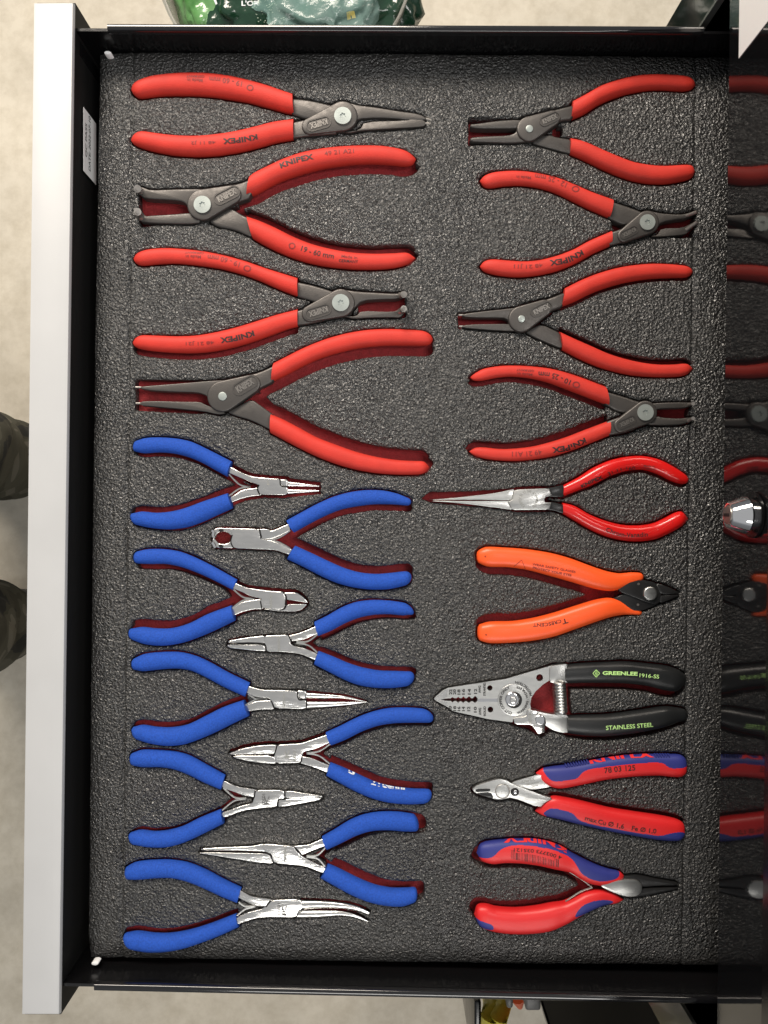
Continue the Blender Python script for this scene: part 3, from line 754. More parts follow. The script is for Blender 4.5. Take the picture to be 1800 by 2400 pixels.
t = blue('round nose blue handled mini pliers pointing right, topmost of the blue ones', 280, 1000,
    ([(68,97),(85,68),(130,55),(200,52),(280,58),(350,73),(420,105),(480,135),(548,170)], [(68,97),(80,122),(120,130),(200,126),(270,132),(340,150),(400,175),(460,208),(525,244)]),
    ([(55,445),(70,420),(110,412),(180,418),(250,412),(320,395),(400,365),(460,345),(527,323)], [(55,445),(85,478),(150,492),(240,500),(330,490),(410,462),(480,430),(553,397)]),
    [[(535,192),(600,226),(650,243),(720,250),(780,253),(787,287),(817,292),(817,333),(680,331),(670,300),(678,283),(640,271),(590,249),(525,222)],
     [(535,345),(600,305),(672,296),(700,310),(690,334),(640,339),(590,351),(540,372)]],
    [[(770,254),(818,256),(818,292),(800,291),(785,285)], ([(815,264),(970,286)], [(815,291),(970,292)]), ([(815,303),(970,309)], [(815,329),(970,315)])],
    [[(533,232),(575,275),(600,288),(637,294)], [(533,336),(580,303),(600,297),(637,293)]], (750,290), seams=[[(780,253),(785,286),(816,293)],[(678,283),(670,302),(682,332)]], su=[(4,18)], sl=[(6,-30)],
    marks=[('P', [(728,284),(728,258)], 10, ETCHL)], extra=[(8,-16),(10,14)])
t.pocket([(640,292),(545,232),(500,232),(555,282),(440,322),(530,335)], 0)

# end cutter with a round opening behind its blades
hole = circle(503, 541, 37, 24)
t = blue('blue handled end cutting mini nippers with round opening, jaws pointing left', 280, 1000,
    ([(812,455),(880,418),(960,375),(1040,340),(1120,318),(1200,308),(1280,310),(1350,325),(1400,345),(1418,370)], [(850,515),(930,470),(1010,430),(1080,403),(1160,387),(1240,378),(1320,378),(1390,383),(1418,370)]),
    ([(855,578),(930,612),(1010,650),(1090,685),(1170,708),(1250,715),(1320,710),(1380,703),(1420,732)], [(815,645),(890,680),(970,722),(1050,758),(1130,780),(1220,792),(1310,790),(1380,775),(1420,732)]),
    [[(535,492),(680,497),(688,545),(735,552),(790,572),(840,595),(828,625),(760,601),(720,598),(550,592),(538,560),(545,530)],
     [(660,497),(722,497),(737,508),(780,490),(825,470),(832,505),(780,531),(740,546),(670,548)]],
    [[(450,515),(456,500),(475,492),(560,493),(560,526),(542,530),(527,515),(503,509),(482,514),(470,527),(462,541),(452,535)],
     [(450,560),(470,590),(560,592),(560,558),(542,554),(527,566),(503,571),(482,567),(470,555),(462,542),(452,545)]],
    [[(720,552),(775,540),(830,505)], [(720,555),(770,560),(828,590)]], (620,545), seams=[[(680,498),(688,545)],[(548,525),(541,560),(555,592)]], su=[(4,32)], sl=[(4,-42)], name='end_cutting_nippers')
t.pocket([(460,495),(550,495),(550,590),(460,590)], 3)
for pts in ([(480,497),(508,496),(506,508),(484,512)], [(480,570),(506,574),(504,590),(484,588)]): t.slab('dark_reflection', pts, DARK, 0.0, 0.0014, 0.0002, 1, pocket=False)  # dark plates imitate the dark reflection on the polished jaws
for pts in ([(452,503),(459,515),(456,528),(464,540)], [(452,562),(458,570),(468,588)]):
    t.wire('cutting_edge', pts, 0.0013, CHROME, z=0.0008)
t.pocket([(730,552),(830,508),(910,495),(852,548),(910,605),(830,592)], 0)

t = blue('blue handled diagonal cutting mini pliers with broad angled jaws pointing right', 280, 1000,
    ([(70,637),(90,605),(140,595),(220,595),(300,608),(380,640),(460,680),(573,743)], [(70,637),(90,665),(150,668),(230,668),(310,685),(390,715),(470,752),(552,795)]),
    ([(45,1003),(65,980),(110,973),(180,980),(260,978),(340,955),(430,910),(545,868)], [(45,1003),(65,1036),(130,1057),(220,1064),(310,1050),(400,1019),(480,984),(565,942)]),
    [[(560,758),(620,784),(665,790),(720,798),(795,802),(808,830),(803,882),(780,892),(690,882),(684,850),(690,836),(640,826),(590,802),(545,785)],
     [(540,888),(600,850),(690,836),(705,860),(700,888),(650,889),(600,901),(550,922)]],
    [[(795,806),(860,806),(895,830),(920,858),(870,850),(805,840)], [(690,886),(800,888),(812,864),(915,862),(885,890),(850,899),(760,896)]],
    [[(555,792),(600,828),(660,838)], [(548,882),(600,845),(660,838)]], (745,840), seams=[[(796,803),(810,830),(804,882),(780,892)],[(685,848),(692,886)]], su=[(14,30),(20,22)], sl=[(14,-42),(24,-34)],
    marks=[('PAKISTAN', [(742,880),(742,815)], 12, ETCHL)], name='diagonal_cutters', extra=[(0,-16),(6,8)])
t.pocket([(665,838),(555,788),(505,785),(540,832),(400,885),(545,885)], 0)

t = blue('flat nose blue handled mini pliers pointing left, below the end nippers', 280, 1400,
    ([(948,118),(1010,88),(1080,48),(1150,22),(1230,12),(1310,15),(1380,25),(1428,62)], [(968,188),(1030,162),(1100,125),(1170,98),(1240,85),(1310,82),(1380,88),(1410,85),(1428,62)]),
    ([(968,260),(1040,288),(1110,318),(1180,340),(1260,355),(1340,358),(1400,360),(1433,390)], [(945,325),(1010,358),(1090,398),(1160,425),(1240,438),(1320,440),(1390,432),(1433,390)]),
    [[(700,186),(820,182),(832,200),(830,225),(850,238),(900,248),(950,270),(978,285),(955,310),(880,276),(800,266),(715,266),(704,228)],
     [(815,188),(880,172),(965,136),(975,172),(900,206),(820,218)]],
    [[(527,212),(600,198),(710,185),(715,225),(600,226),(527,222)], [(522,239),(525,229),(702,229),(714,264),(660,261),(540,249)]],
    [[(860,216),(915,214),(965,178)], [(860,222),(920,234),(962,268)]], (770,225), seams=[[(821,184),(832,208),(836,226)],[(530,226),(704,228),(715,265)]], su=[(14,24)], sl=[(12,-22)],
    marks=[('PAKISTAN', [(780,260),(780,195)], 11, ETCHL)], name='mini_pliers', extra=[(-4,-6)])
t.pocket([(870,220),(965,180),(1000,178),(940,222),(1000,270),(962,270)], 0)

blue('long needle nose blue handled mini pliers pointing right, third of its side', 280, 1400,
    ([(60,327),(75,295),(120,275),(200,265),(290,265),(370,283),(450,320),(530,365),(635,415)], [(60,327),(80,352),(120,358),(200,350),(280,345),(350,355),(430,392),(510,435),(612,482)]),
    ([(62,655),(75,628),(110,620),(180,630),(250,632),(330,618),(420,575),(500,535),(605,498)], [(62,655),(90,690),(160,710),(240,720),(320,712),(400,685),(480,650),(560,610),(632,575)]),
    [[(622,430),(690,450),(780,452),(864,455),(872,497),(908,500),(908,545),(755,541),(738,505),(725,491),(660,486),(610,462)],
     [(605,530),(660,505),(738,500),(760,520),(752,546),(690,546),(615,556)]],
    [[(858,453),(910,455),(906,496),(872,494)], ([(906,460),(1090,478),(1196,506)], [(906,490),(1090,492),(1196,508)]), ([(906,503),(1080,506),(1205,508)], [(906,542),(1080,528),(1205,511)])],
    [[(625,470),(660,492),(720,494)], [(610,525),(660,498),(720,495)]], (815,500), seams=[[(864,455),(872,497),(908,500),(908,544)],[(738,503),(753,544)]], sl=[(10,-28)], name='needle_nose_pliers',
    marks=[('PAKISTAN', [(805,542),(805,468)], 10, ETCHL)], extra=[(4,-4)])

t = blue('blue handled mini pliers with white lettering on the lower sleeve, pointing left', 280, 1400,
    ([(1003,655),(1070,625),(1150,585),(1230,555),(1310,538),(1400,535),(1470,540),(1525,580)], [(1030,718),(1100,690),(1180,650),(1260,622),(1340,610),(1420,608),(1490,608),(1525,580)]),
    ([(1025,802),(1090,828),(1170,865),(1250,900),(1330,920),(1420,930),(1490,932),(1518,962)], [(1005,865),(1080,905),(1150,942),(1230,975),(1310,995),(1400,1003),(1480,1000),(1518,962)]),
    [[(765,718),(880,711),(915,700),(1020,664),(1034,702),(960,736),(895,752),(886,775),(880,806),(760,810),(750,768),(760,740)],
     [(870,772),(930,780),(1032,822),(1016,856),(940,826),(870,806)]],
    [[(527,761),(600,735),(680,720),(768,717),(760,745),(752,763),(650,763),(545,766)], [(545,770),(752,770),(764,811),(700,808),(620,798),(560,782)]],
    [[(910,756),(970,748),(1025,712)], [(910,758),(970,770),(1022,808)]], (820,760), seams=[[(766,719),(758,748),(752,767)],[(887,775),(880,806)]], su=[(2,18)], sl=[(8,-36)], extra=[(0,-18),(-6,-8)],
    marks=[('1031', [(858,795),(858,735)], 14, ETCHL), ('K', [(825,782),(825,740)], 22, ETCHL)])
t.text('S', [(1110,852),(1142,866)], 18, WHITEP, True, snap=True)
t.text('zTechni', [(1220,908),(1290,926),(1388,938)], 20, WHITEP, True, snap=True)
t.pocket([(925,757),(1030,712),(1065,712),(985,760),(1050,806),(1022,810)], 0)

t = blue('short nose blue handled mini pliers stamped 10303, pointing right', 280, 1750,
    ([(52,60),(65,30),(110,15),(190,15),(270,22),(340,42),(420,85),(515,138)], [(52,60),(70,90),(120,97),(200,97),(270,108),(340,135),(410,170),(495,207)]),
    ([(48,447),(60,415),(100,405),(170,412),(240,405),(310,385),(390,345),(495,302)], [(48,447),(80,475),(150,485),(230,485),(310,465),(400,425),(510,370)]),
    [[(660,212),(800,212),(804,254),(772,256),(766,294),(690,300),(600,312),(505,350),(490,325),(560,300),(600,286),(645,276),(655,245)],
     [(500,162),(570,195),(675,211),(668,250),(600,238),(488,196)]],
    [[(802,212),(985,240),(988,247),(802,255)], [(768,293),(774,258),(800,257),(986,250),(970,262),(802,293)]],
    [[(505,200),(560,246),(615,252)], [(500,308),(560,262),(615,254)]], (720,250), seams=[[(660,213),(653,248)],[(803,213),(804,254)],[(804,255),(773,257),(766,293)]], sl=[(10,-14)],
    marks=[('10303', [(692,230),(692,285)], 16, ETCH), ('K', [(728,284),(728,236)], 24, ETCH)])
t.pocket([(615,254),(505,203),(470,200),(545,254),(470,310),(502,308)], 0)

t = blue('long slender nose blue handled mini pliers pointing left, worn lower sleeve end', 280, 1750,
    ([(985,435),(1050,398),(1120,355),(1190,328),(1270,315),(1350,315),(1420,325),(1453,365)], [(1010,498),(1080,465),(1150,430),(1220,408),(1300,402),(1380,408),(1440,408),(1453,365)]),
    ([(1015,570),(1080,600),(1160,640),(1240,672),(1320,688),(1400,688),(1430,685),(1448,716)], [(978,635),(1050,675),(1130,718),(1210,750),(1290,768),(1370,772),(1430,755),(1448,716)]),
    [[(690,472),(850,485),(860,505),(882,530),(920,553),(1010,595),(995,620),(900,581),(750,569),(732,522),(700,508)],
     [(835,485),(920,478),(995,445),(1008,482),(940,506),(885,530),(845,505)]],
    [[(395,496),(500,490),(640,485),(705,472),(735,490),(735,518),(690,510),(560,506),(400,505)], [(375,516),(450,515),(715,520),(735,535),(748,569),(660,561),(500,536)]],
    [[(910,532),(960,528),(1000,492)], [(910,535),(965,545),(1000,582)]], (790,520), seams=[[(850,486),(862,505),(884,530)],[(735,520),(748,568)]], su=[(42,4),(40,14)], sl=[(36,-34),(38,-12)],
    marks=[('PAKISTAN', [(812,560),(812,490)], 13, ETCHL)], name='needle_nose_pliers', extra=[(-10,-4)])
t.pocket([(925,534),(1005,493),(1055,488),(992,536),(1070,598),(1010,580)], 0)

blue('curved bent nose blue handled pliers stamped 10313, lowest in left column', 280, 1750,
    ([(28,613),(40,580),(80,560),(160,550),(250,550),(340,565),(420,598),(500,640),(593,685)], [(28,613),(45,642),(100,642),(180,635),(260,635),(340,655),(430,692),(500,725),(573,755)]),
    ([(22,937),(40,905),(90,898),(170,908),(250,908),(340,892),(430,865),(510,835),(568,812)], [(22,937),(60,980),(140,995),(230,992),(320,975),(410,945),(500,910),(583,872)]),
    [[(555,840),(620,808),(690,790),(708,778),(735,748),(880,742),(895,785),(870,800),(860,832),(720,830),(660,836),(565,868)],
     [(580,695),(640,730),(750,745),(725,780),(660,776),(560,728)]],
    [([(868,742),(1000,748),(1100,758),(1170,778),(1216,802)], [(868,790),(1000,782),(1090,786),(1160,799),(1208,815)]),
     ([(866,793),(1000,792),(1100,800),(1160,820),(1208,846)], [(858,831),(960,830),(1080,821),(1150,832),(1206,851)])],
    [[(580,755),(610,775),(660,775)], [(572,820),(610,790),(660,777)]], (800,790), seams=[[(736,749),(712,779)],[(893,790),(872,798),(859,832)]], sl=[(6,-26)],
    marks=[('10313', [(768,762),(768,820)], 14, ETCH), ('AVEN', [(787,765),(787,815)], 11, ETCHL), ('K', [(812,822),(812,768)], 22, ETCH)], name='bent_nose_pliers')

# ---- slim long nose pliers with glossy red handles
t = Tool('long_nose_pliers', 'slim long nose pliers with glossy red handles marked Chrom-Vanadin', 'pliers', 960, 1050, None, 590, 250)
t.slab('shank', [(660,195),(700,190),(755,176),(755,240),(700,238),(660,236)], DARK, -0.005, 0.0008, 0.0008)
t.slab('shank', [(660,264),(700,262),(755,278),(755,322),(700,304),(660,300)], DARK, -0.005, 0.0008, 0.0008)
t.slab('jaw', [(70,252),(200,245),(400,222),(460,210),(515,197),(505,255),(470,252),(300,250)], SATIN, -0.003, 0.0014, 0.001)
t.slab('jaw', [(70,256),(300,258),(470,256),(500,258),(510,302),(440,292),(250,268)], SATIN, -0.003, 0.0012, 0.001)
t.slab('joint', [(510,202),(678,195),(693,232),(664,238),(656,250),(660,264),(691,264),(680,300),(500,302),(480,262),(500,250)], SATIN, -0.005, 0.0026, 0.0005, q=0.1, shifts=[(0,-14),(0,10)])
def ring_path(c, r, a0, a1, n=14):
    return [(c[0] + r * math.cos(math.radians(a0 + (a1 - a0) * i / n)), c[1] + r * math.sin(math.radians(a0 + (a1 - a0) * i / n))) for i in range(n + 1)]
t.text('KNIPEX 31 11 160', ring_path((578,250), 34, 120, 290), 14, ETCHL)
t.text('GERMANY', ring_path((578,250), 48, 60, -60), 13, ETCHL)
t.pocket([(60,245),(100,215),(300,212),(520,195),(520,300),(100,262)], 1)
t.surf = []
t.ribbon('grip', [(745,180),(820,140),(890,95),(970,60),(1050,42),(1130,38),(1210,55),(1280,90),(1340,130),(1357,150)],
    [(742,237),(820,207),(890,180),(970,140),(1050,114),(1130,107),(1200,127),(1260,157),(1310,175),(1345,172),(1357,150)], REDG, shifts=[(0,14)], hmax=0.006)
t.ribbon('grip', [(740,265),(800,280),(870,320),(950,352),(1030,372),(1110,375),(1180,365),(1240,338),(1290,312),(1320,308),(1355,345)],
    [(742,320),(810,360),(880,400),(950,430),(1030,450),(1110,455),(1190,445),(1260,415),(1320,380),(1355,345)], REDG, hmax=0.006)
t.text('KNIPEX', [(838,196),(885,172),(942,148)], 18, INK, True)
t.text('31 11 160', [(968,140),(1030,118),(1098,110)], 22, INK)
t.text('Made in', [(1138,92),(1192,94)], 11, INKR); t.text('GERMANY', [(1128,106),(1196,110)], 11, INKR)
t.text('Chrom-Vanadin', [(952,406),(1040,432),(1158,430)], 22, INK)

# ---- orange flush cutters
t = Tool('flush_cutters', 'orange handled flush cutters with black blades and large silver rivet', 'cutters', 960, 1050, None, 1172, 708)
t.slab('blade', [(985,735),(1040,710),(1130,690),(1225,700),(1222,750),(1190,768),(1130,792),(1080,790)], DARK, -0.005, 0.0002, 0.0004)
t.slab('blade', [(990,688),(1060,655),(1130,640),(1200,655),(1228,695),(1218,748),(1190,764)], DARK, -0.003, 0.0012, 0.0005)
t.slab('jaw', [(1195,654),(1260,675),(1325,709),(1240,714),(1215,704)], DARK, -0.003, 0.0016, 0.0007)
t.slab('jaw', [(1220,718),(1240,716),(1325,713),(1235,751),(1215,752)], DARK, -0.003, 0.0014, 0.0007)
t.disc('rivet', (1172,708), 34, SATIN, 0.0, 0.0030, 0.0008)
t.disc('eyelet', (1113,661), 6, GUN2, 0.001, 0.0014, 0.0); t.disc('eyelet', (1110,762), 6, GUN2, 0.0001, 0.0005, 0.0)
t.surf = []
t.ribbon('grip', [(325,530),(335,495),(370,480),(450,482),(560,490),(680,508),(780,535),(880,572),(960,598),(1020,608),(1080,603),(1120,606),(1136,628)],
    [(325,530),(340,562),(380,577),(480,580),(580,595),(680,622),(780,650),(880,680),(960,695),(1010,690),(1060,668),(1120,648),(1136,628)], ORNG, blunt=True, hmax=0.0055, asp=0.8, e=2.8, shifts=[(-4,30),(10,44)])
t.ribbon('grip', [(328,895),(345,855),(390,843),(500,840),(600,825),(700,800),(800,768),(900,738),(965,727),(1015,738),(1060,765),(1110,780),(1128,795)],
    [(328,895),(345,938),(390,948),(500,945),(600,935),(700,915),(800,880),(900,845),(960,825),(1020,812),(1080,810),(1115,812),(1128,795)], ORNG, blunt=True, hmax=0.0055, asp=0.8, e=2.8, shifts=[(-2,-36),(10,-40)])
t.text('WEAR SAFETY GLASSES', [(596,569),(700,588),(806,608)], 11, INKR)
t.text('PROTECT YOUR EYES', [(598,587),(690,606),(786,624)], 11, INKR)
t.text('CRESCENT', [(735,832),(670,848),(600,852)], 17, INK)
t.text('T', [(766,826),(738,834)], 24, INK)
def tri_outline(t, pts, wdt, m):
    q = [pts[0], pts[1], pts[2]]
    for a, b in zip(q, q[1:] + q[:1]):
        bm = bmesh.new(); d = math.hypot(b[0] - a[0], b[1] - a[1]); nx, ny = -(b[1] - a[1]) / d * wdt, (b[0] - a[0]) / d * wdt
        n = 8; row = []
        for i in range(n + 1):
            x, y = a[0] + (b[0] - a[0]) * i / n, a[1] + (b[1] - a[1]) * i / n
            row.append((bm.verts.new((x - nx, y - ny, 0)), bm.verts.new((x + nx, y + ny, 0))))
        for r0, r1 in zip(row, row[1:]): bm.faces.new((r0[0], r1[0], r1[1], r0[1]))
        t.drape(bm, [BVHTree.FromPolygons(*s_) for s_ in t.surf], m, 0.00016, 'printed_mark', objs=[t.owner.get(id(s_)) for s_ in t.surf])
tri_outline(t, [(545,544),(500,582),(563,590)], 0.9, INKR)
for c in ((368,527), (372,908)): t.text('O', [(c[0] - 4, c[1] + 4), (c[0] + 4, c[1] + 4)], 8, INK, True)

# ---- wire stripper
t = Tool('wire_stripper', 'stainless wire stripper with black handles, spring and stamped gauge holes', 'wire stripper', 960, 1500, None, 507, 292)
slot = []
top = [(190,284),(200,284),(208,277),(217,283),(228,283),(237,276),(245,283),(252,283),(262,274),(270,283),(278,283),(289,273),(300,283),(307,283),(318,271),(330,282)]
bot = [(330,296),(318,306),(306,298),(300,298),(288,306),(277,298),(270,298),(260,306),(251,298),(245,298),(236,305),(227,297),(218,297),(208,303),(200,296),(190,296)]
slot = [(150,289),(175,285)] + top + bot + [(175,295)]
holes = [circle(632,183,17,20), circle(390,233,13,18), circle(393,338,14,18), slot]
t.slab('blade_plate', [(118,287),(128,274),(160,246),(187,232),(300,215),(470,189),(580,156),(692,124),(692,188),(650,215),(612,250),(592,280),(586,310),(590,335),(565,372),(505,378),(500,400),(380,384),(212,346),(178,322),(130,296)],
    SATIN, -0.004, 0.0012, 0.0, 0, holes=holes)
t.slab('tip_facet', [(124,284),(160,249),(185,236),(182,280),(150,286)], STEEL, 0.0006, 0.0014, 0.0, 0, pocket=False, keep=False)
t.slab('tip_facet', [(126,290),(150,293),(184,300),(186,322),(176,318)], STEEL, 0.0006, 0.0014, 0.0, 0, pocket=False, keep=False)
t.disc('joint_disc', (507,292), 78, SATIN, -0.004, 0.00155, 0.0002, n=48)
t.slab('arm', [(680,127),(750,117),(770,118),(770,210),(752,208),(704,212),(680,205)], SATIN, -0.004, 0.0020, 0.0005)
t.slab('arm', [(560,372),(592,335),(640,351),(705,362),(780,364),(780,452),(735,452),(690,437),(640,402),(565,410)], SATIN, -0.004, 0.0008, 0.0005)
t.slab('latch', [(505,378),(568,374),(575,336),(622,346),(627,365),(655,376),(665,402),(656,432),(660,447),(625,459),(607,432),(594,413),(510,411)], STEEL, 0.0002, 0.0024, 0.0003, q=0.15)
t.disc('latch_screw', (637,390), 25, CHROME, 0.001, 0.0036, 0.0006)
t.disc('pivot_ring', (507,292), 40, DARK, 0.001, 0.0021, 0.0)
t.disc('pivot_bolt', (502,290), 36, CHROME, 0.001, 0.0030, 0.0010); t.disc('pivot_nut', (505,294), 19, STEEL, 0.002, 0.0044, 0.0005, n=6)
ch = finish('channel', slab_bm([t.w(p, 0.0013) for p in [(330,284),(428,284),(428,300),(330,300)]], 0.0005, 0.00145, 0.0), CHROME, t.root, 30)
coil = []
for i in range(10 * 16):
    a = 2 * math.pi * i / 16; yy = 205 + (355 - 205) * i / (10 * 16)
    coil.append((*t.w((730 + 23 * math.cos(a) + (yy - 280) * 0.06, yy), 0.0), 0.0 + 0.0046 * math.sin(a)))
finish('spring', tube_bm(coil, 0.00125, 8), SATIN, t.root, 60)
t.pocket([(590,290),(625,235),(700,205),(775,200),(785,365),(700,365),(640,355),(600,325)], 2)
t.pocket([(480,190),(690,118),(760,112),(760,460),(690,440),(640,470),(590,440),(500,410)], 3)
t.surf = [t.surf[0], t.surf[1], t.surf[4]]
for a, x in zip(('22','20','18','16','14','12'), (200,219,240,262,291,321)): t.text(a, [(x + 7, 266 + (0 if x < 300 else -4)), (x + 7, 240 - (0 if x < 250 else 3))], 15, ETCHD, True)
for a, x in zip(('20','18','16','14','12','10'), (199,221,241,263,289,321)): t.text(a, [(x + 6, 346 if x < 300 else 353), (x + 6, 321 if x < 230 else 324)], 15, ETCHD, True)
t.text('AWG', [(347,258),(347,222)], 13, ETCHD, True); t.text('STRANDED', [(370,272),(370,206)], 12, ETCHD, True)
t.text('AWG', [(349,365),(349,330)], 13, ETCHD, True); t.text('SOLID', [(371,370),(371,322)], 12, ETCHD, True)
t.text('CUT COPPER ONLY', ring_path((507,292), 58, 98, 252), 14, ETCHD, True)
t.text('WARNING : WEAR EYE', ring_path((507,292), 72, 76, -78), 13, ETCHD, True)
t.text('PROTECTION', ring_path((507,292), 93, -14, -86), 13, ETCHD, True)
t.text('LOCK', [(592,408),(592,352)], 15, ETCHL)
t.surf = []
t.ribbon('grip', [(748,118),(850,110),(950,105),(1050,103),(1150,112),(1240,122),(1300,140),(1330,160),(1340,185)],
    [(752,210),(850,207),(950,207),(1050,210),(1150,222),(1230,242),(1290,248),(1328,220),(1340,185)], BLKG, blunt=True, hmax=0.006, asp=0.8, e=2.6, shifts=[(0,36),(-6,22)])
t.ribbon('grip', [(762,365),(860,362),(960,358),(1060,345),(1150,332),(1240,320),(1310,328),(1350,362)],
    [(762,450),(850,462),(960,465),(1060,455),(1150,440),(1240,420),(1310,395),(1350,362)], BLKG, blunt=True, hmax=0.006, asp=0.8, e=2.6, shifts=[(0,26)])
t.text('GREENLEE', [(938,170),(1020,171),(1108,174)], 19, GREENP, True)
t.text('1916-SS', [(1117,181),(1160,184),(1212,188)], 19, GREENP)
t.text('STAINLESS STEEL', [(955,438),(1070,431),(1184,422)], 21, GREENP)
tri_outline(t, [(907,145),(891,162),(907,181)], 1.6, GREENP); tri_outline(t, [(907,145),(924,162),(907,181)], 1.6, GREENP)
t.text('G', [(901,169),(914,169)], 13, GREENP)

# ---- precision cutters with red and blue grips
t = Tool('precision_cutters', 'precision side cutters with red and blue grips marked 78 03 125', 'cutters', 960, 1500, None, 452, 735)
t.slab('arm', [(495,692),(560,672),(640,650),(700,700),(690,715),(600,729),(540,718),(470,735)], SATIN, -0.004, 0.0004, 0.0003)
t.slab('head', [(303,724),(330,705),(410,680),(440,675),(472,682),(500,700),(600,738),(705,772),(660,790),(632,818),(500,766),(440,778),(400,772),(335,752),(312,738)], SATIN, -0.003, 0.0016, 0.0005, shifts=[(-10,-4),(-8,10)],
       holes=())
t.slab('cutting_recess', [(322,724),(388,722),(394,729),(386,737),(318,740)], DARK, 0.0008, 0.00175, 0.0, 1, pocket=False)
t.slab('bevelled_jaw', [(318,744),(395,738),(410,768),(398,772),(335,752)], DARK, 0.0008, 0.0018, 0.0004, 1, pocket=False)
t.disc('rivet_ring', (452,735), 37, GUN2, 0.001, 0.00172, 0.0)
t.disc('rivet', (452,735), 33, SATIN, 0.001, 0.0021, 0.0003)
t.disc('screw_ring', (512,740), 20, DARK, 0.001, 0.0021, 0.0003); t.disc('screw', (514,739), 9, CHROME, 0.001, 0.0026, 0.0002)
sv = t.surf; t.surf = [sv[0]]
t.text('KNIPEX', [(546,697),(609,683)], 17, ETCHL); t.text('GERMANY', [(566,708),(632,697)], 9, ETCHL); t.text('INOX', [(594,718),(626,712)], 9, ETCHL)
t.surf = []
ga = t.ribbon('grip', [(613,645),(650,620),(800,600),(950,572),(1100,555),(1250,553),(1310,555),(1335,570),(1346,605)],
    [(613,645),(640,682),(680,708),(730,717),(830,700),(950,675),(1080,660),(1200,655),(1300,662),(1335,648),(1346,605)], REDM, N=320, M=120, hmax=0.0058, asp=0.72, e=2.9, shifts=[(0,8)])
gb = t.ribbon('grip', [(608,830),(640,795),(690,758),(760,765),(850,785),(960,812),(1080,832),(1200,850),(1290,868),(1325,885),(1336,915)],
    [(608,830),(645,850),(720,865),(820,890),(950,920),(1080,945),(1200,965),(1300,970),(1328,952),(1336,915)], REDM, N=320, M=120, hmax=0.0058, asp=0.72, e=2.9, shifts=[(6,-18)])
t.inlay([(645,624),(660,612),(800,592),(950,565),(1100,548),(1250,546),(1330,548),(1352,590),(1346,622),(1280,626),(1255,618),(1235,598),(1180,594),(1000,610),(870,628),(838,645),(818,672),(790,680),(712,690),(685,682),(660,655)], NAVY, ga)
t.inlay([(645,848),(665,828),(690,817),(740,825),(798,843),(815,870),(850,888),(1000,920),(1150,945),(1225,954),(1262,940),(1345,930),(1340,975),(1290,980),(1200,975),(1050,952),(820,900),(700,872)], NAVY, gb)
t.text('KNIPEX', [(880,602),(1030,577),(1190,570)], 20, REDP, True, eps=0.0004, name='raised_lettering', snap=True)
t.text('78 03 125', [(948,648),(1020,640),(1098,634)], 27, INK)
t.text('max.Cu \u00d8 1,6', [(850,880),(940,903),(1040,922)], 27, INK)
t.text('Fe \u00d8 1,0', [(1078,928),(1140,938),(1198,944)], 26, INK)
for k in range(9):
    x = 760 + k * 13; y = 604 - k * 2.3
    t.slab('grip_rib', hull2((x, y + 3), 3.2, (x + 4, y + 12), 3.0, 8), NAVY, 0.0, 0.0020, 0.0002, 0, pocket=False, keep=False)
for k in range(6):
    x = 1196 + k * 13; y = 556
    t.slab('grip_rib', hull2((x, y + 2), 3.2, (x + 2, y + 11), 3.0, 8), NAVY, 0.0, 0.0021, 0.0002, 0, pocket=False, keep=False)

# ---- electronics pliers with red and blue grips
t = Tool('electronics_pliers', 'stubby electronics pliers with curved red and blue grips and printed barcode', 'pliers', 960, 1750, None, 1070, 690)
t.slab('jaw', [(1030,632),(1110,625),(1200,645),(1305,664),(1306,676),(1200,678),(1130,684),(1090,670)], DARK, -0.004, 0.0006, 0.0009, shifts=[(0,-10)])
t.slab('jaw', [(1120,700),(1140,690),(1306,686),(1306,692),(1200,714),(1110,732),(1080,730)], DARK, -0.004, 0.0004, 0.0009)
t.slab('joint', [(915,676),(1000,655),(1050,645),(1110,648),(1132,670),(1132,705),(1105,730),(1060,733),(1000,716)], SATIN, -0.003, 0.0018, 0.0006, 2)
for pts in ([(775,608),(835,645),(888,684)], [(758,752),(830,705),(888,684)]): t.wire('leaf_spring', pts, 0.0005, GUN2, z=-0.001)
t.surf = []
ga = t.ribbon('grip', [(325,515),(345,470),(420,452),(520,445),(620,448),(720,475),(800,520),(880,560),(960,590),(1020,605),(1048,632)],
    [(325,515),(350,550),(400,565),(460,560),(540,562),(620,572),(700,590),(780,608),(830,640),(880,662),(950,672),(1010,660),(1048,632)], REDM, N=320, M=120, hmax=0.0062, asp=0.75, e=2.7, shifts=[(-30,26),(-12,32)])
gb = t.ribbon('grip', [(313,812),(330,772),(370,765),(420,778),(520,785),(620,775),(700,760),(750,752),(790,735),(850,705),(920,695),(990,710),(1042,744)],
    [(313,812),(340,865),(400,890),(480,902),(580,902),(680,888),(760,855),(820,820),(880,790),(950,765),(1000,760),(1042,744)], REDM, N=320, M=120, hmax=0.0062, asp=0.75, e=2.7, shifts=[(-26,-34),(-6,-28)])
t.inlay([(320,520),(335,465),(420,444),(520,437),(620,440),(720,467),(800,512),(880,552),(960,582),(1022,600),(1018,640),(960,655),(910,655),(860,635),(830,612),(815,580),(790,545),(740,515),(650,490),(560,478),(490,480),(440,500),(415,530),(390,543),(350,542),(328,530)], NAVY, ga)
t.inlay([(308,818),(345,850),(400,862),(415,892),(370,890),(325,862)], NAVY, gb)
t.inlay([(798,838),(815,800),(850,765),(930,742),(1005,752),(950,776),(880,800)], NAVY, gb)
t.text('KNIPEX', [(772,500),(690,462),(590,445),(455,447)], 20, REDP, True, eps=0.0004, name='raised_lettering', snap=True)
t.text('4 003773 035121', [(742,532),(630,502),(508,493)], 17, INK)
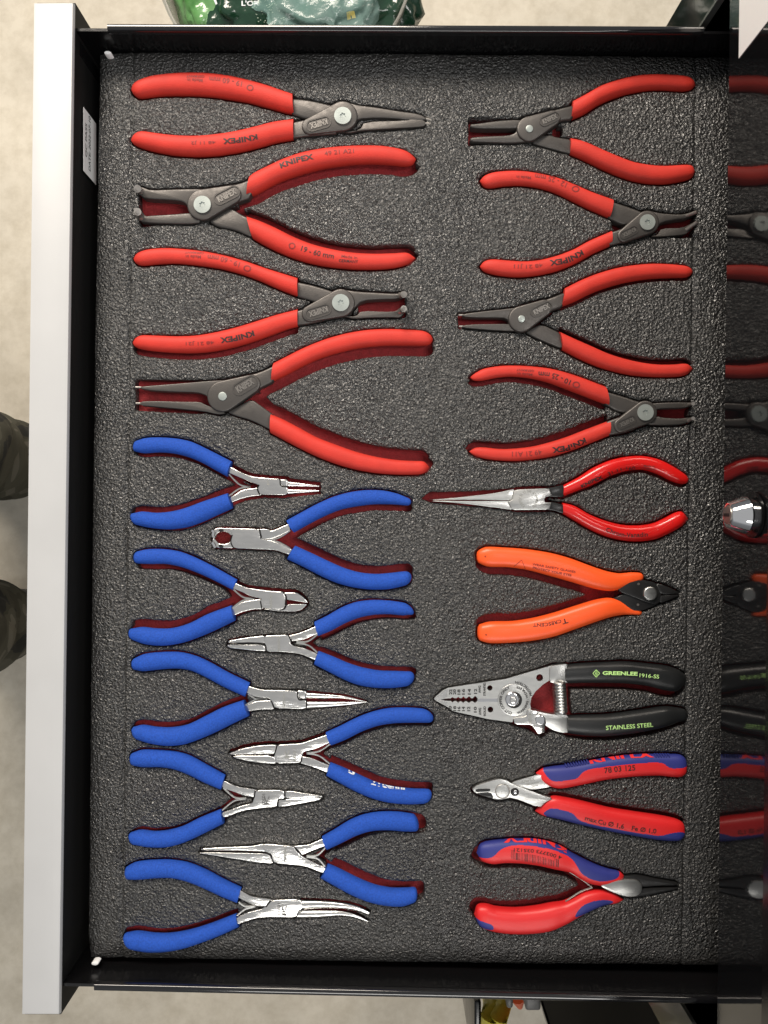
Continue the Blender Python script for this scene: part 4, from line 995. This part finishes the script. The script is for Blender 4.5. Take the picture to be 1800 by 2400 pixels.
for k in range(30):
    f = k / 29; wd = random.choice((0.9, 0.9, 1.6, 2.4)); 
    x = 495 + (722 - 495) * f; y0 = 502 + 46 * f * f + (14 if 0.08 < f < 0.92 else 0); y1 = 546 + 40 * f
    bm = bmesh.new(); row = []
    for i in range(5):
        q = i / 4; row.append((bm.verts.new((x - wd, y0 + (y1 - y0) * q, 0)), bm.verts.new((x + wd, y0 + (y1 - y0) * q, 0))))
    for r0, r1 in zip(row, row[1:]): bm.faces.new((r0[0], r1[0], r1[1], r0[1]))
    t.drape(bm, [BVHTree.FromPolygons(*t.surf[0])], INK, 0.00016, 'barcode_bar', objs=[ga])

# ================================================================== FOAM INSERT (pockets follow the tools)
STEP = 3.0
gx = np.arange(190, 1812, STEP); gy = np.arange(100, 2290, STEP); GX, GY = np.meshgrid(gx, gy)
FIELD = np.full(GX.shape, 20.0)
def seg_field(poly, X, Y):
    P = np.array(poly); Q = np.roll(P, -1, 0); d2 = np.full(X.shape, 1e9); ins = np.zeros(X.shape, bool)
    for (x1, y1), (x2, y2) in zip(P, Q):
        dx, dy = x2 - x1, y2 - y1; l = dx * dx + dy * dy
        if l < 1e-9: continue
        tt = np.clip(((X - x1) * dx + (Y - y1) * dy) / l, 0, 1)
        d2 = np.minimum(d2, (X - x1 - tt * dx) ** 2 + (Y - y1 - tt * dy) ** 2)
        if abs(dy) > 1e-12:
            c = ((y1 > Y) != (y2 > Y)) & (X < dx * (Y - y1) / dy + x1); ins ^= c
    d = np.sqrt(d2); return np.where(ins, -d, d)
for poly, clear in POCKETS:
    A = np.array(poly); m = 24
    i0, i1 = np.searchsorted(gx, A[:, 0].min() - m), np.searchsorted(gx, A[:, 0].max() + m)
    j0, j1 = np.searchsorted(gy, A[:, 1].min() - m), np.searchsorted(gy, A[:, 1].max() + m)
    sl_ = (slice(j0, j1), slice(i0, i1))
    if len(A) > 60: A = A[::max(1, len(A) // 45)]
    FIELD[sl_] = np.minimum(FIELD[sl_], seg_field(A, GX[sl_], GY[sl_]) - clear)
def vnoise(X, Y, size, seed):
    r = np.random.default_rng(seed); u = (X - X.min()) / size; v = (Y - Y.min()) / size
    G = r.random((int(v.max()) + 3, int(u.max()) + 3)); i = u.astype(int); j = v.astype(int); fu = u - i; fv = v - j
    fu = fu * fu * (3 - 2 * fu); fv = fv * fv * (3 - 2 * fv)
    return (G[j, i] * (1 - fu) + G[j, i + 1] * fu) * (1 - fv) + (G[j + 1, i] * (1 - fu) + G[j + 1, i + 1] * fu) * fv - 0.5
FIELD += 1.3 * vnoise(GX, GY, 14, 1) + 1.0 * vnoise(GX, GY, 6, 2)
outline = [(231, 122), (310, 117), (800, 118), (1632, 127), (1806, 129), (1800, 2272), (1681, 2268), (900, 2260), (209, 2250), (204, 2200), (212, 1343), (219, 800)]
EDGE = -seg_field(outline, GX, GY)
G = np.minimum(FIELD, EDGE + 1.2 * vnoise(GX, GY, 9, 3))
ins = G > 0
Z = (-0.0028 * np.exp(-np.maximum(EDGE, 0) / 16.0)                       # edges of the sheet roll down
     + 0.0006 * vnoise(GX, GY, 120, 5) + 0.00030 * vnoise(GX, GY, 22, 6) + 0.00026 * vnoise(GX, GY, 7, 7) + 0.00020 * vnoise(GX, GY, 3.7, 8)
     - 0.0007 * np.exp(-np.maximum(FIELD, 0) / 3.0))
# pressed seam lines along the left and right borders of the sheet
seam = np.minimum(np.abs(GX - (309 - 0.0125 * (GY - 200))), np.abs(GX - (1632 - 0.0155 * (GY - 200))))
Z -= 0.0011 * np.exp(-(seam / 3.2) ** 2)
ny, nx = G.shape; vid = -np.ones(G.shape, int); verts = []; faces = []
idx = np.argwhere(ins); vid[ins] = np.arange(len(idx))
xs, ys_ = GX[ins], GY[ins]; zz_ = Z[ins]
sc = (H - zz_) / H
verts = list(zip((xs - 900) * K, (1200 - ys_) * K, zz_))
full = ins[:-1, :-1] & ins[1:, :-1] & ins[1:, 1:] & ins[:-1, 1:]
q = np.stack([vid[:-1, :-1][full], vid[1:, :-1][full], vid[1:, 1:][full], vid[:-1, 1:][full]], 1)
faces = q.tolist()
part = (ins[:-1, :-1] | ins[1:, :-1] | ins[1:, 1:] | ins[:-1, 1:]) & ~full
cache = {}; walls = []
def crossing(a, b):
    k = (min(a, b), max(a, b))
    if k not in cache:
        g1, g2 = G[a], G[b]; t_ = g1 / (g1 - g2)
        X = GX[a] + (GX[b] - GX[a]) * t_; Y = GY[a] + (GY[b] - GY[a]) * t_; z = Z[a] * (1 - t_) + Z[b] * t_ - 0.0002
        cache[k] = len(verts); verts.append(((X - 900) * K, (1200 - Y) * K, z))
    return cache[k]
for j, i in np.argwhere(part):
    c = [(j, i), (j + 1, i), (j + 1, i + 1), (j, i + 1)]; poly = []; cr_ = []
    for k in range(4):
        a, b = c[k], c[(k + 1) % 4]
        if ins[a]: poly.append(int(vid[a]))
        if ins[a] != ins[b]:
            x_ = crossing(a, b); poly.append(x_); cr_.append((x_, ins[a]))
    if len(poly) >= 3: faces.append(poly)
    for k in range(len(cr_)):
        if cr_[k][1]:
            walls.append((cr_[k][0], cr_[(k + 1) % len(cr_)][0]))
low = {}
def lower(v):
    if v not in low: low[v] = len(verts); x, y, z = verts[v]; verts.append((x, y, BASE - 0.0004))
    return low[v]
for a, b in walls: faces.append([a, lower(a), lower(b), b])
ins_root = empty('foam_insert', (0, 0, BASE), 'black textured foam insert with red base, cut out for the pliers', 'foam insert')
me = bpy.data.meshes.new('top_layer'); me.from_pydata([tuple(map(float, v)) for v in verts], [], faces)
bmf = bmesh.new(); bmf.from_mesh(me); bmesh.ops.recalc_face_normals(bmf, faces=bmf.faces)
up = sum(f.normal.z for f in bmf.faces)
if up < 0: bmesh.ops.reverse_faces(bmf, faces=bmf.faces)
bmf.to_mesh(me); bmf.free()
link('top_layer', me, FOAM, ins_root, 55)
bm = slab_bm([((X - 900) * K, (1200 - Y) * K) for X, Y in [(238, 130), (1800, 134), (1795, 2262), (216, 2244)]], -0.0225, BASE, 0)
finish('base_layer', bm, REDFOAM, ins_root, 30)

# ================================================================== AROUND THE DRAWER
# ---- person standing at the drawer: camouflage trousers and boots
def camo():
    m = bpy.data.materials.new('camouflage_cloth'); m.use_nodes = True; nt = m.node_tree; b = nt.nodes['Principled BSDF']
    N = nt.nodes.new; L = nt.links.new; tc = N('ShaderNodeTexCoord'); n = N('ShaderNodeTexNoise'); n.inputs['Scale'].default_value = 13; n.inputs['Detail'].default_value = 2.5; n.inputs['Distortion'].default_value = 0.8
    L(tc.outputs['Object'], n.inputs['Vector']); cr = N('ShaderNodeValToRGB'); cr.color_ramp.interpolation = 'CONSTANT'
    cols = [(0.0, (0.010, 0.011, 0.010)), (0.44, (0.040, 0.038, 0.025)), (0.53, (0.065, 0.062, 0.044)), (0.62, (0.12, 0.112, 0.088))]
    e = cr.color_ramp.elements
    e[0].position = 0; e[0].color = (*cols[0][1], 1); e[1].position = cols[1][0]; e[1].color = (*cols[1][1], 1)
    for p, c in cols[2:]: k = e.new(p); k.color = (*c, 1)
    L(n.outputs['Fac'], cr.inputs['Fac']); L(cr.outputs['Color'], b.inputs['Base Color']); b.inputs['Roughness'].default_value = 0.85
    return m
def person():
    L1 = (-0.535, 0.080); L2 = (-0.545, -0.165)
    V = [(-0.66, -0.04, 0.16), (-0.655, -0.04, 0.05)]; R = [(0.16, 0.12), (0.17, 0.125)]; E = [(0, 1)]
    for (x, y), sy in ((L1, 1), (L2, -1)):
        b = len(V)
        V += [(-0.65, -0.04 + sy * 0.09, -0.02), (-0.60, y * 0.9 - 0.004, -0.16), (x - 0.01, y, -0.34), (x - 0.015, y, -0.52), (x - 0.03, y, -0.66), (x - 0.035, y, -0.735)]
        R += [(0.10, 0.10), (0.088, 0.088), (0.066, 0.066), (0.066, 0.062), (0.066, 0.066), (0.070, 0.070)]
        E += [(1, b), (b, b + 1), (b + 1, b + 2), (b + 2, b + 3), (b + 3, b + 4), (b + 4, b + 5)]
    me = bpy.data.meshes.new('person'); me.from_pydata(V, E, [])
    o = bpy.data.objects.new('person', me); COL.objects.link(o)
    sk = o.modifiers.new('Skin', 'SKIN'); ss = o.modifiers.new('Sub', 'SUBSURF'); ss.levels = 4; ss.render_levels = 4
    for i, v in enumerate(me.skin_vertices[0].data): v.radius = R[i]; v.use_root = (i == 0)
    dg = bpy.context.evaluated_depsgraph_get(); dg.update()
    new = bpy.data.meshes.new_from_object(o.evaluated_get(dg)); bpy.data.objects.remove(o)
    bm = bmesh.new(); bm.from_mesh(new); bm.normal_update()
    from mathutils import noise
    for v in bm.verts:
        p = v.co; f = noise.noise(Vector((p.x * 9, p.y * 9, p.z * 26 + p.y * 20))) * 0.010 + noise.noise(Vector((p.x * 22, p.y * 22, p.z * 50 + p.x * 30))) * 0.005
        v.co = v.co + v.normal * f
    o = finish('person', bm, camo(), None, 70)
    o['label'] = 'person in camouflage trousers and black boots standing beside the aluminium drawer bar'; o['category'] = 'person'
    for (x, y), a in ((L1, -0.35), (L2, -0.1)):
        rings = []; bm = bmesh.new()
        prof = [(-0.085, 0.034, 0.02, 0.10), (-0.075, 0.043, 0.004, 0.13), (-0.03, 0.044, 0.002, 0.14), (0.02, 0.045, 0.002, 0.125), (0.07, 0.050, 0.002, 0.09), (0.12, 0.053, 0.002, 0.075), (0.165, 0.048, 0.003, 0.065), (0.192, 0.034, 0.006, 0.045)]
        for dx, hw, z0, z1 in prof:
            rg_ = []
            for k in range(16):
                th = 2 * math.pi * k / 16; cs, sn = math.cos(th), math.sin(th)
                yy = hw * math.copysign(abs(cs) ** 0.7, cs); zc = (z0 + z1) / 2; zz2 = zc + (z1 - z0) / 2 * math.copysign(abs(sn) ** 0.7, sn)
                px_, py_ = dx, yy
                rg_.append(bm.verts.new((x - 0.03 + px_ * math.cos(a) - py_ * math.sin(a), y + px_ * math.sin(a) + py_ * math.cos(a), FLOOR + zz2)))
            rings.append(rg_)
        for p_, q_ in zip(rings, rings[1:]):
            for k in range(16): bm.faces.new((p_[k], p_[(k + 1) % 16], q_[(k + 1) % 16], q_[k]))
        bm.faces.new(rings[0]); bm.faces.new(rings[-1][::-1]); bmesh.ops.recalc_face_normals(bm, faces=bm.faces)
        bmesh.ops.subdivide_edges(bm, edges=bm.edges[:], cuts=1, use_grid_fill=True, smooth=0.6)
        finish('boot', bm, mat('black_boot_leather', (0.012, 0.012, 0.012), 0.45), o, 60)
person()

# ---- waste bin with crumpled green packets behind the drawer
def at(X, Y, z): return (*world(X, Y, z), z)
bz = -0.44
bc = world(667, -98, bz); br = 300 * K * (H - bz) / H
bin_root = empty('waste_bin', (bc[0], bc[1], FLOOR), 'round grey translucent waste bin beyond the drawer, holding green packets', 'bin')
CLEAR = mat('clear_grey_plastic', (0.42, 0.41, 0.38), 0.25, alpha=0.55)
bm = bmesh.new(); n = 56; rings = []
for r, z in ((br * 0.86, FLOOR + 0.002), (br, bz), (br * 1.012, bz + 0.003), (br * 1.012, bz - 0.002), (br * 0.985, bz - 0.004), (br * 0.845, FLOOR + 0.006)):
    rings.append([bm.verts.new((bc[0] + r * math.cos(2 * math.pi * k / n), bc[1] + r * math.sin(2 * math.pi * k / n), z)) for k in range(n)])
for a, b in zip(rings, rings[1:]):
    for k in range(n): bm.faces.new((a[k], a[(k + 1) % n], b[(k + 1) % n], b[k]))
bm.faces.new(rings[-1]); bmesh.ops.recalc_face_normals(bm, faces=bm.faces)
finish('bin_wall', bm, CLEAR, bin_root, 40)
from mathutils import noise as mnoise
def packet(label, X, Y, z, sx, sy, sz, rot, m, seed, name='crisp_packet', crump=0.5):
    c = Vector(at(X, Y, z)); root = empty(name, c, label, 'packet', 'crumpled packets in the waste bin')
    bm = bmesh.new(); bmesh.ops.create_icosphere(bm, subdivisions=5, radius=1)
    for v in bm.verts:
        p = v.co.copy(); d = 1 + crump * 0.35 * abs(mnoise.noise(p * 1.6 + Vector((seed, 0, 0)))) + crump * 0.22 * mnoise.noise(p * 4 + Vector((0, seed, 0))) - crump * 0.12 * abs(mnoise.noise(p * 9 + Vector((0, 0, seed))))
        e_ = 0.75
        q_ = Vector([math.copysign(abs(a) ** e_, a) for a in p]) * d
        x, y = q_.x * sx, q_.y * sy
        v.co = (c.x + x * math.cos(rot) - y * math.sin(rot), c.y + x * math.sin(rot) + y * math.cos(rot), c.z + q_.z * sz)
    o = finish('wrapper', bm, m, root, 60)
    off = root.location; surf = ([v.co + off for v in o.data.vertices], [tuple(p.vertices) for p in o.data.polygons])
    return root, surf
def foil(name, c, c2=None, **k): return mat(name, c, 0.18, spec=0.7, bump=0.002, bscale=60, var=0.4 if c2 else 0.2, var2=c2, vscale=22, **k)
FG = foil('green_foil', (0.025, 0.12, 0.045), (0.05, 0.20, 0.07)); FD = foil('dark_green_foil', (0.010, 0.045, 0.022)); FT = foil('teal_film', (0.22, 0.40, 0.36), (0.34, 0.50, 0.46), alpha=0.45)
FL = foil('light_green_foil', (0.08, 0.25, 0.06), (0.22, 0.38, 0.2)); YEL = mat('yellow_print', (0.75, 0.55, 0.02), 0.4)
p1 = packet('light green crumpled packet with yellow and white band, leftmost in the bin', 500, -8, -0.50, 0.045, 0.075, 0.05, 0.3, FL, 3.1)
p2 = packet('dark green crumpled packet with white lettering and dots in the bin', 615, -28, -0.49, 0.075, 0.085, 0.05, 0.0, FD, 7.7)
p3 = packet('pale teal plastic film lying on the packets in the bin', 745, -20, -0.465, 0.075, 0.075, 0.035, -0.5, FT, 12.4, 'plastic_film', 0.8)
p4 = packet('dark green packet with small yellow square, rightmost in the bin', 860, -25, -0.50, 0.06, 0.085, 0.05, 0.2, FD, 17.9)
def lay(pk, name, pts, m, z, n=1):
    """print on a packet: polygon in photograph pixels dropped on the wrapper"""
    root, surf = pk; bv = BVHTree.FromPolygons(*surf)
    bm = bmesh.new(); vs = []
    for X, Y in pts:
        vs.append(bm.verts.new((X, Y, 0)))
    bm.faces.new(vs); bmesh.ops.triangulate(bm, faces=bm.faces[:]); bmesh.ops.subdivide_edges(bm, edges=bm.edges[:], cuts=2, use_grid_fill=True)
    lay_bm(bm, bv, root, name, m, z)
def lay_bm(bm, bv, root, name, m, z):
    bad = []
    for v in bm.verts:
        zz3 = z; hit = None
        for _ in range(3):
            x, y = world(v.co.x, v.co.y, zz3); hit = bv.ray_cast(Vector((x, y, 0)), Vector((0, 0, -1)))[0]
            if hit is None: break
            zz3 = hit.z + 0.0008
        if hit is None: bad.append(v)
        else: v.co = (x, y, zz3)
    if bad: bmesh.ops.delete(bm, geom=bad, context='VERTS')
    if bm.faces:
        for f in bm.faces:
            f.normal_update()
            if f.normal.z < 0: f.normal_flip()
        finish(name, bm, m, root, 60)
    else: bm.free()
lay(p1, 'yellow_band', [(523,-12),(540,-12),(541,20),(548,50),(543,52),(530,30),(524,14)], YEL, -0.45)
lay(p1, 'white_band', [(497,-10),(505,10),(516,20),(526,16),(545,54),(549,56),(532,30),(524,10),(512,14),(502,-10)], WHITEP, -0.45)
lay(p4, 'yellow_square', [(812,26),(830,25),(834,42),(814,44)], YEL, -0.45)
root, surf = p2; bv = BVHTree.FromPolygons(*surf)
V_, F_, _a = text_shape("L'OR", True); bm = bmesh.new(); vs = [bm.verts.new((566 + 42 * u, 14 - 12 * v, 0)) for u, v in V_]
for f in F_: bm.faces.new([vs[i] for i in f])
bmesh.ops.triangulate(bm, faces=bm.faces[:]); lay_bm(bm, bv, root, 'lettering', WHITEP, -0.45)
bm = bmesh.new()
for k in range(90):
    X = random.uniform(585, 670); Y = random.uniform(-10, 58); r = random.uniform(0.8, 2.0)
    if abs((X - 625) - (Y - 25) * 0.5) > 32: continue
    bm.faces.new([bm.verts.new((X + r * math.cos(a), Y + r * 0.7 * math.sin(a), 0)) for a in [i * math.pi / 4 for i in range(8)]])
lay_bm(bm, bv, root, 'printed_dots', mat('pale_print', (0.45, 0.55, 0.42), 0.5), -0.45)

# ---- stand beside the cabinet at the lower edge: posts, yellow hoses, orange strap
def post(name, label, cat, X0, X1, Y0, Y1, z0, z1, m, bev=0.002):
    a = world(X0, Y0, z1); b = world(X1, Y1, z1)
    o = finish(name, box_bm(min(a[0], b[0]), max(a[0], b[0]), min(a[1], b[1]), max(a[1], b[1]), z0, z1, bev), m, None, 40)
    return tag(o, label, cat)
GREYM = mat('grey_painted_steel', (0.16, 0.16, 0.155), 0.4); YELR = mat('yellow_rubber', (0.85, 0.74, 0.07), 0.5, bump=0.001, bscale=120, var=0.3)
post('black_panel', 'dark panel standing beside the yellow hoses below the drawer', 'panel', 1112, 1128, 2346, 2520, -0.62, -0.20, BLACK)
for k, (X, lab_) in enumerate(((1150, 'yellow hose next to the dark panel below the drawer'), (1180, 'yellow hose next to the slim grey post below the drawer'))):
    P = [at(X - 6 + 8 * math.sin(i * 0.35 + k), 2320 + i * 8, -0.26 - 0.010 * abs(i - 8)) for i in range(26)]
    tag(finish('hose', tube_bm(P, 0.0085, 14), YELR, None, 60), lab_, 'hose', 'yellow hoses below the drawer')
post('support_post', 'slim grey post between the yellow hoses and the orange strap', 'post', 1188, 1203, 2340, 2365, FLOOR, -0.18, GREYM)
P = [at(1212 + 0.5 * i, 2330 + i * 2.2, -0.24 - 0.004 * i) for i in range(14)]
bm = tube_bm(P, [0.008 - 0.0004 * i for i in range(14)], 12)
tag(finish('strap', bm, mat('orange_rubber', (0.75, 0.10, 0.02), 0.5), None, 60), 'small orange strap hanging between two grey posts', 'strap')
post('support_post', 'wide grey post right of the orange strap below the drawer', 'post', 1232, 1268, 2334, 2370, FLOOR, -0.16, GREYM)
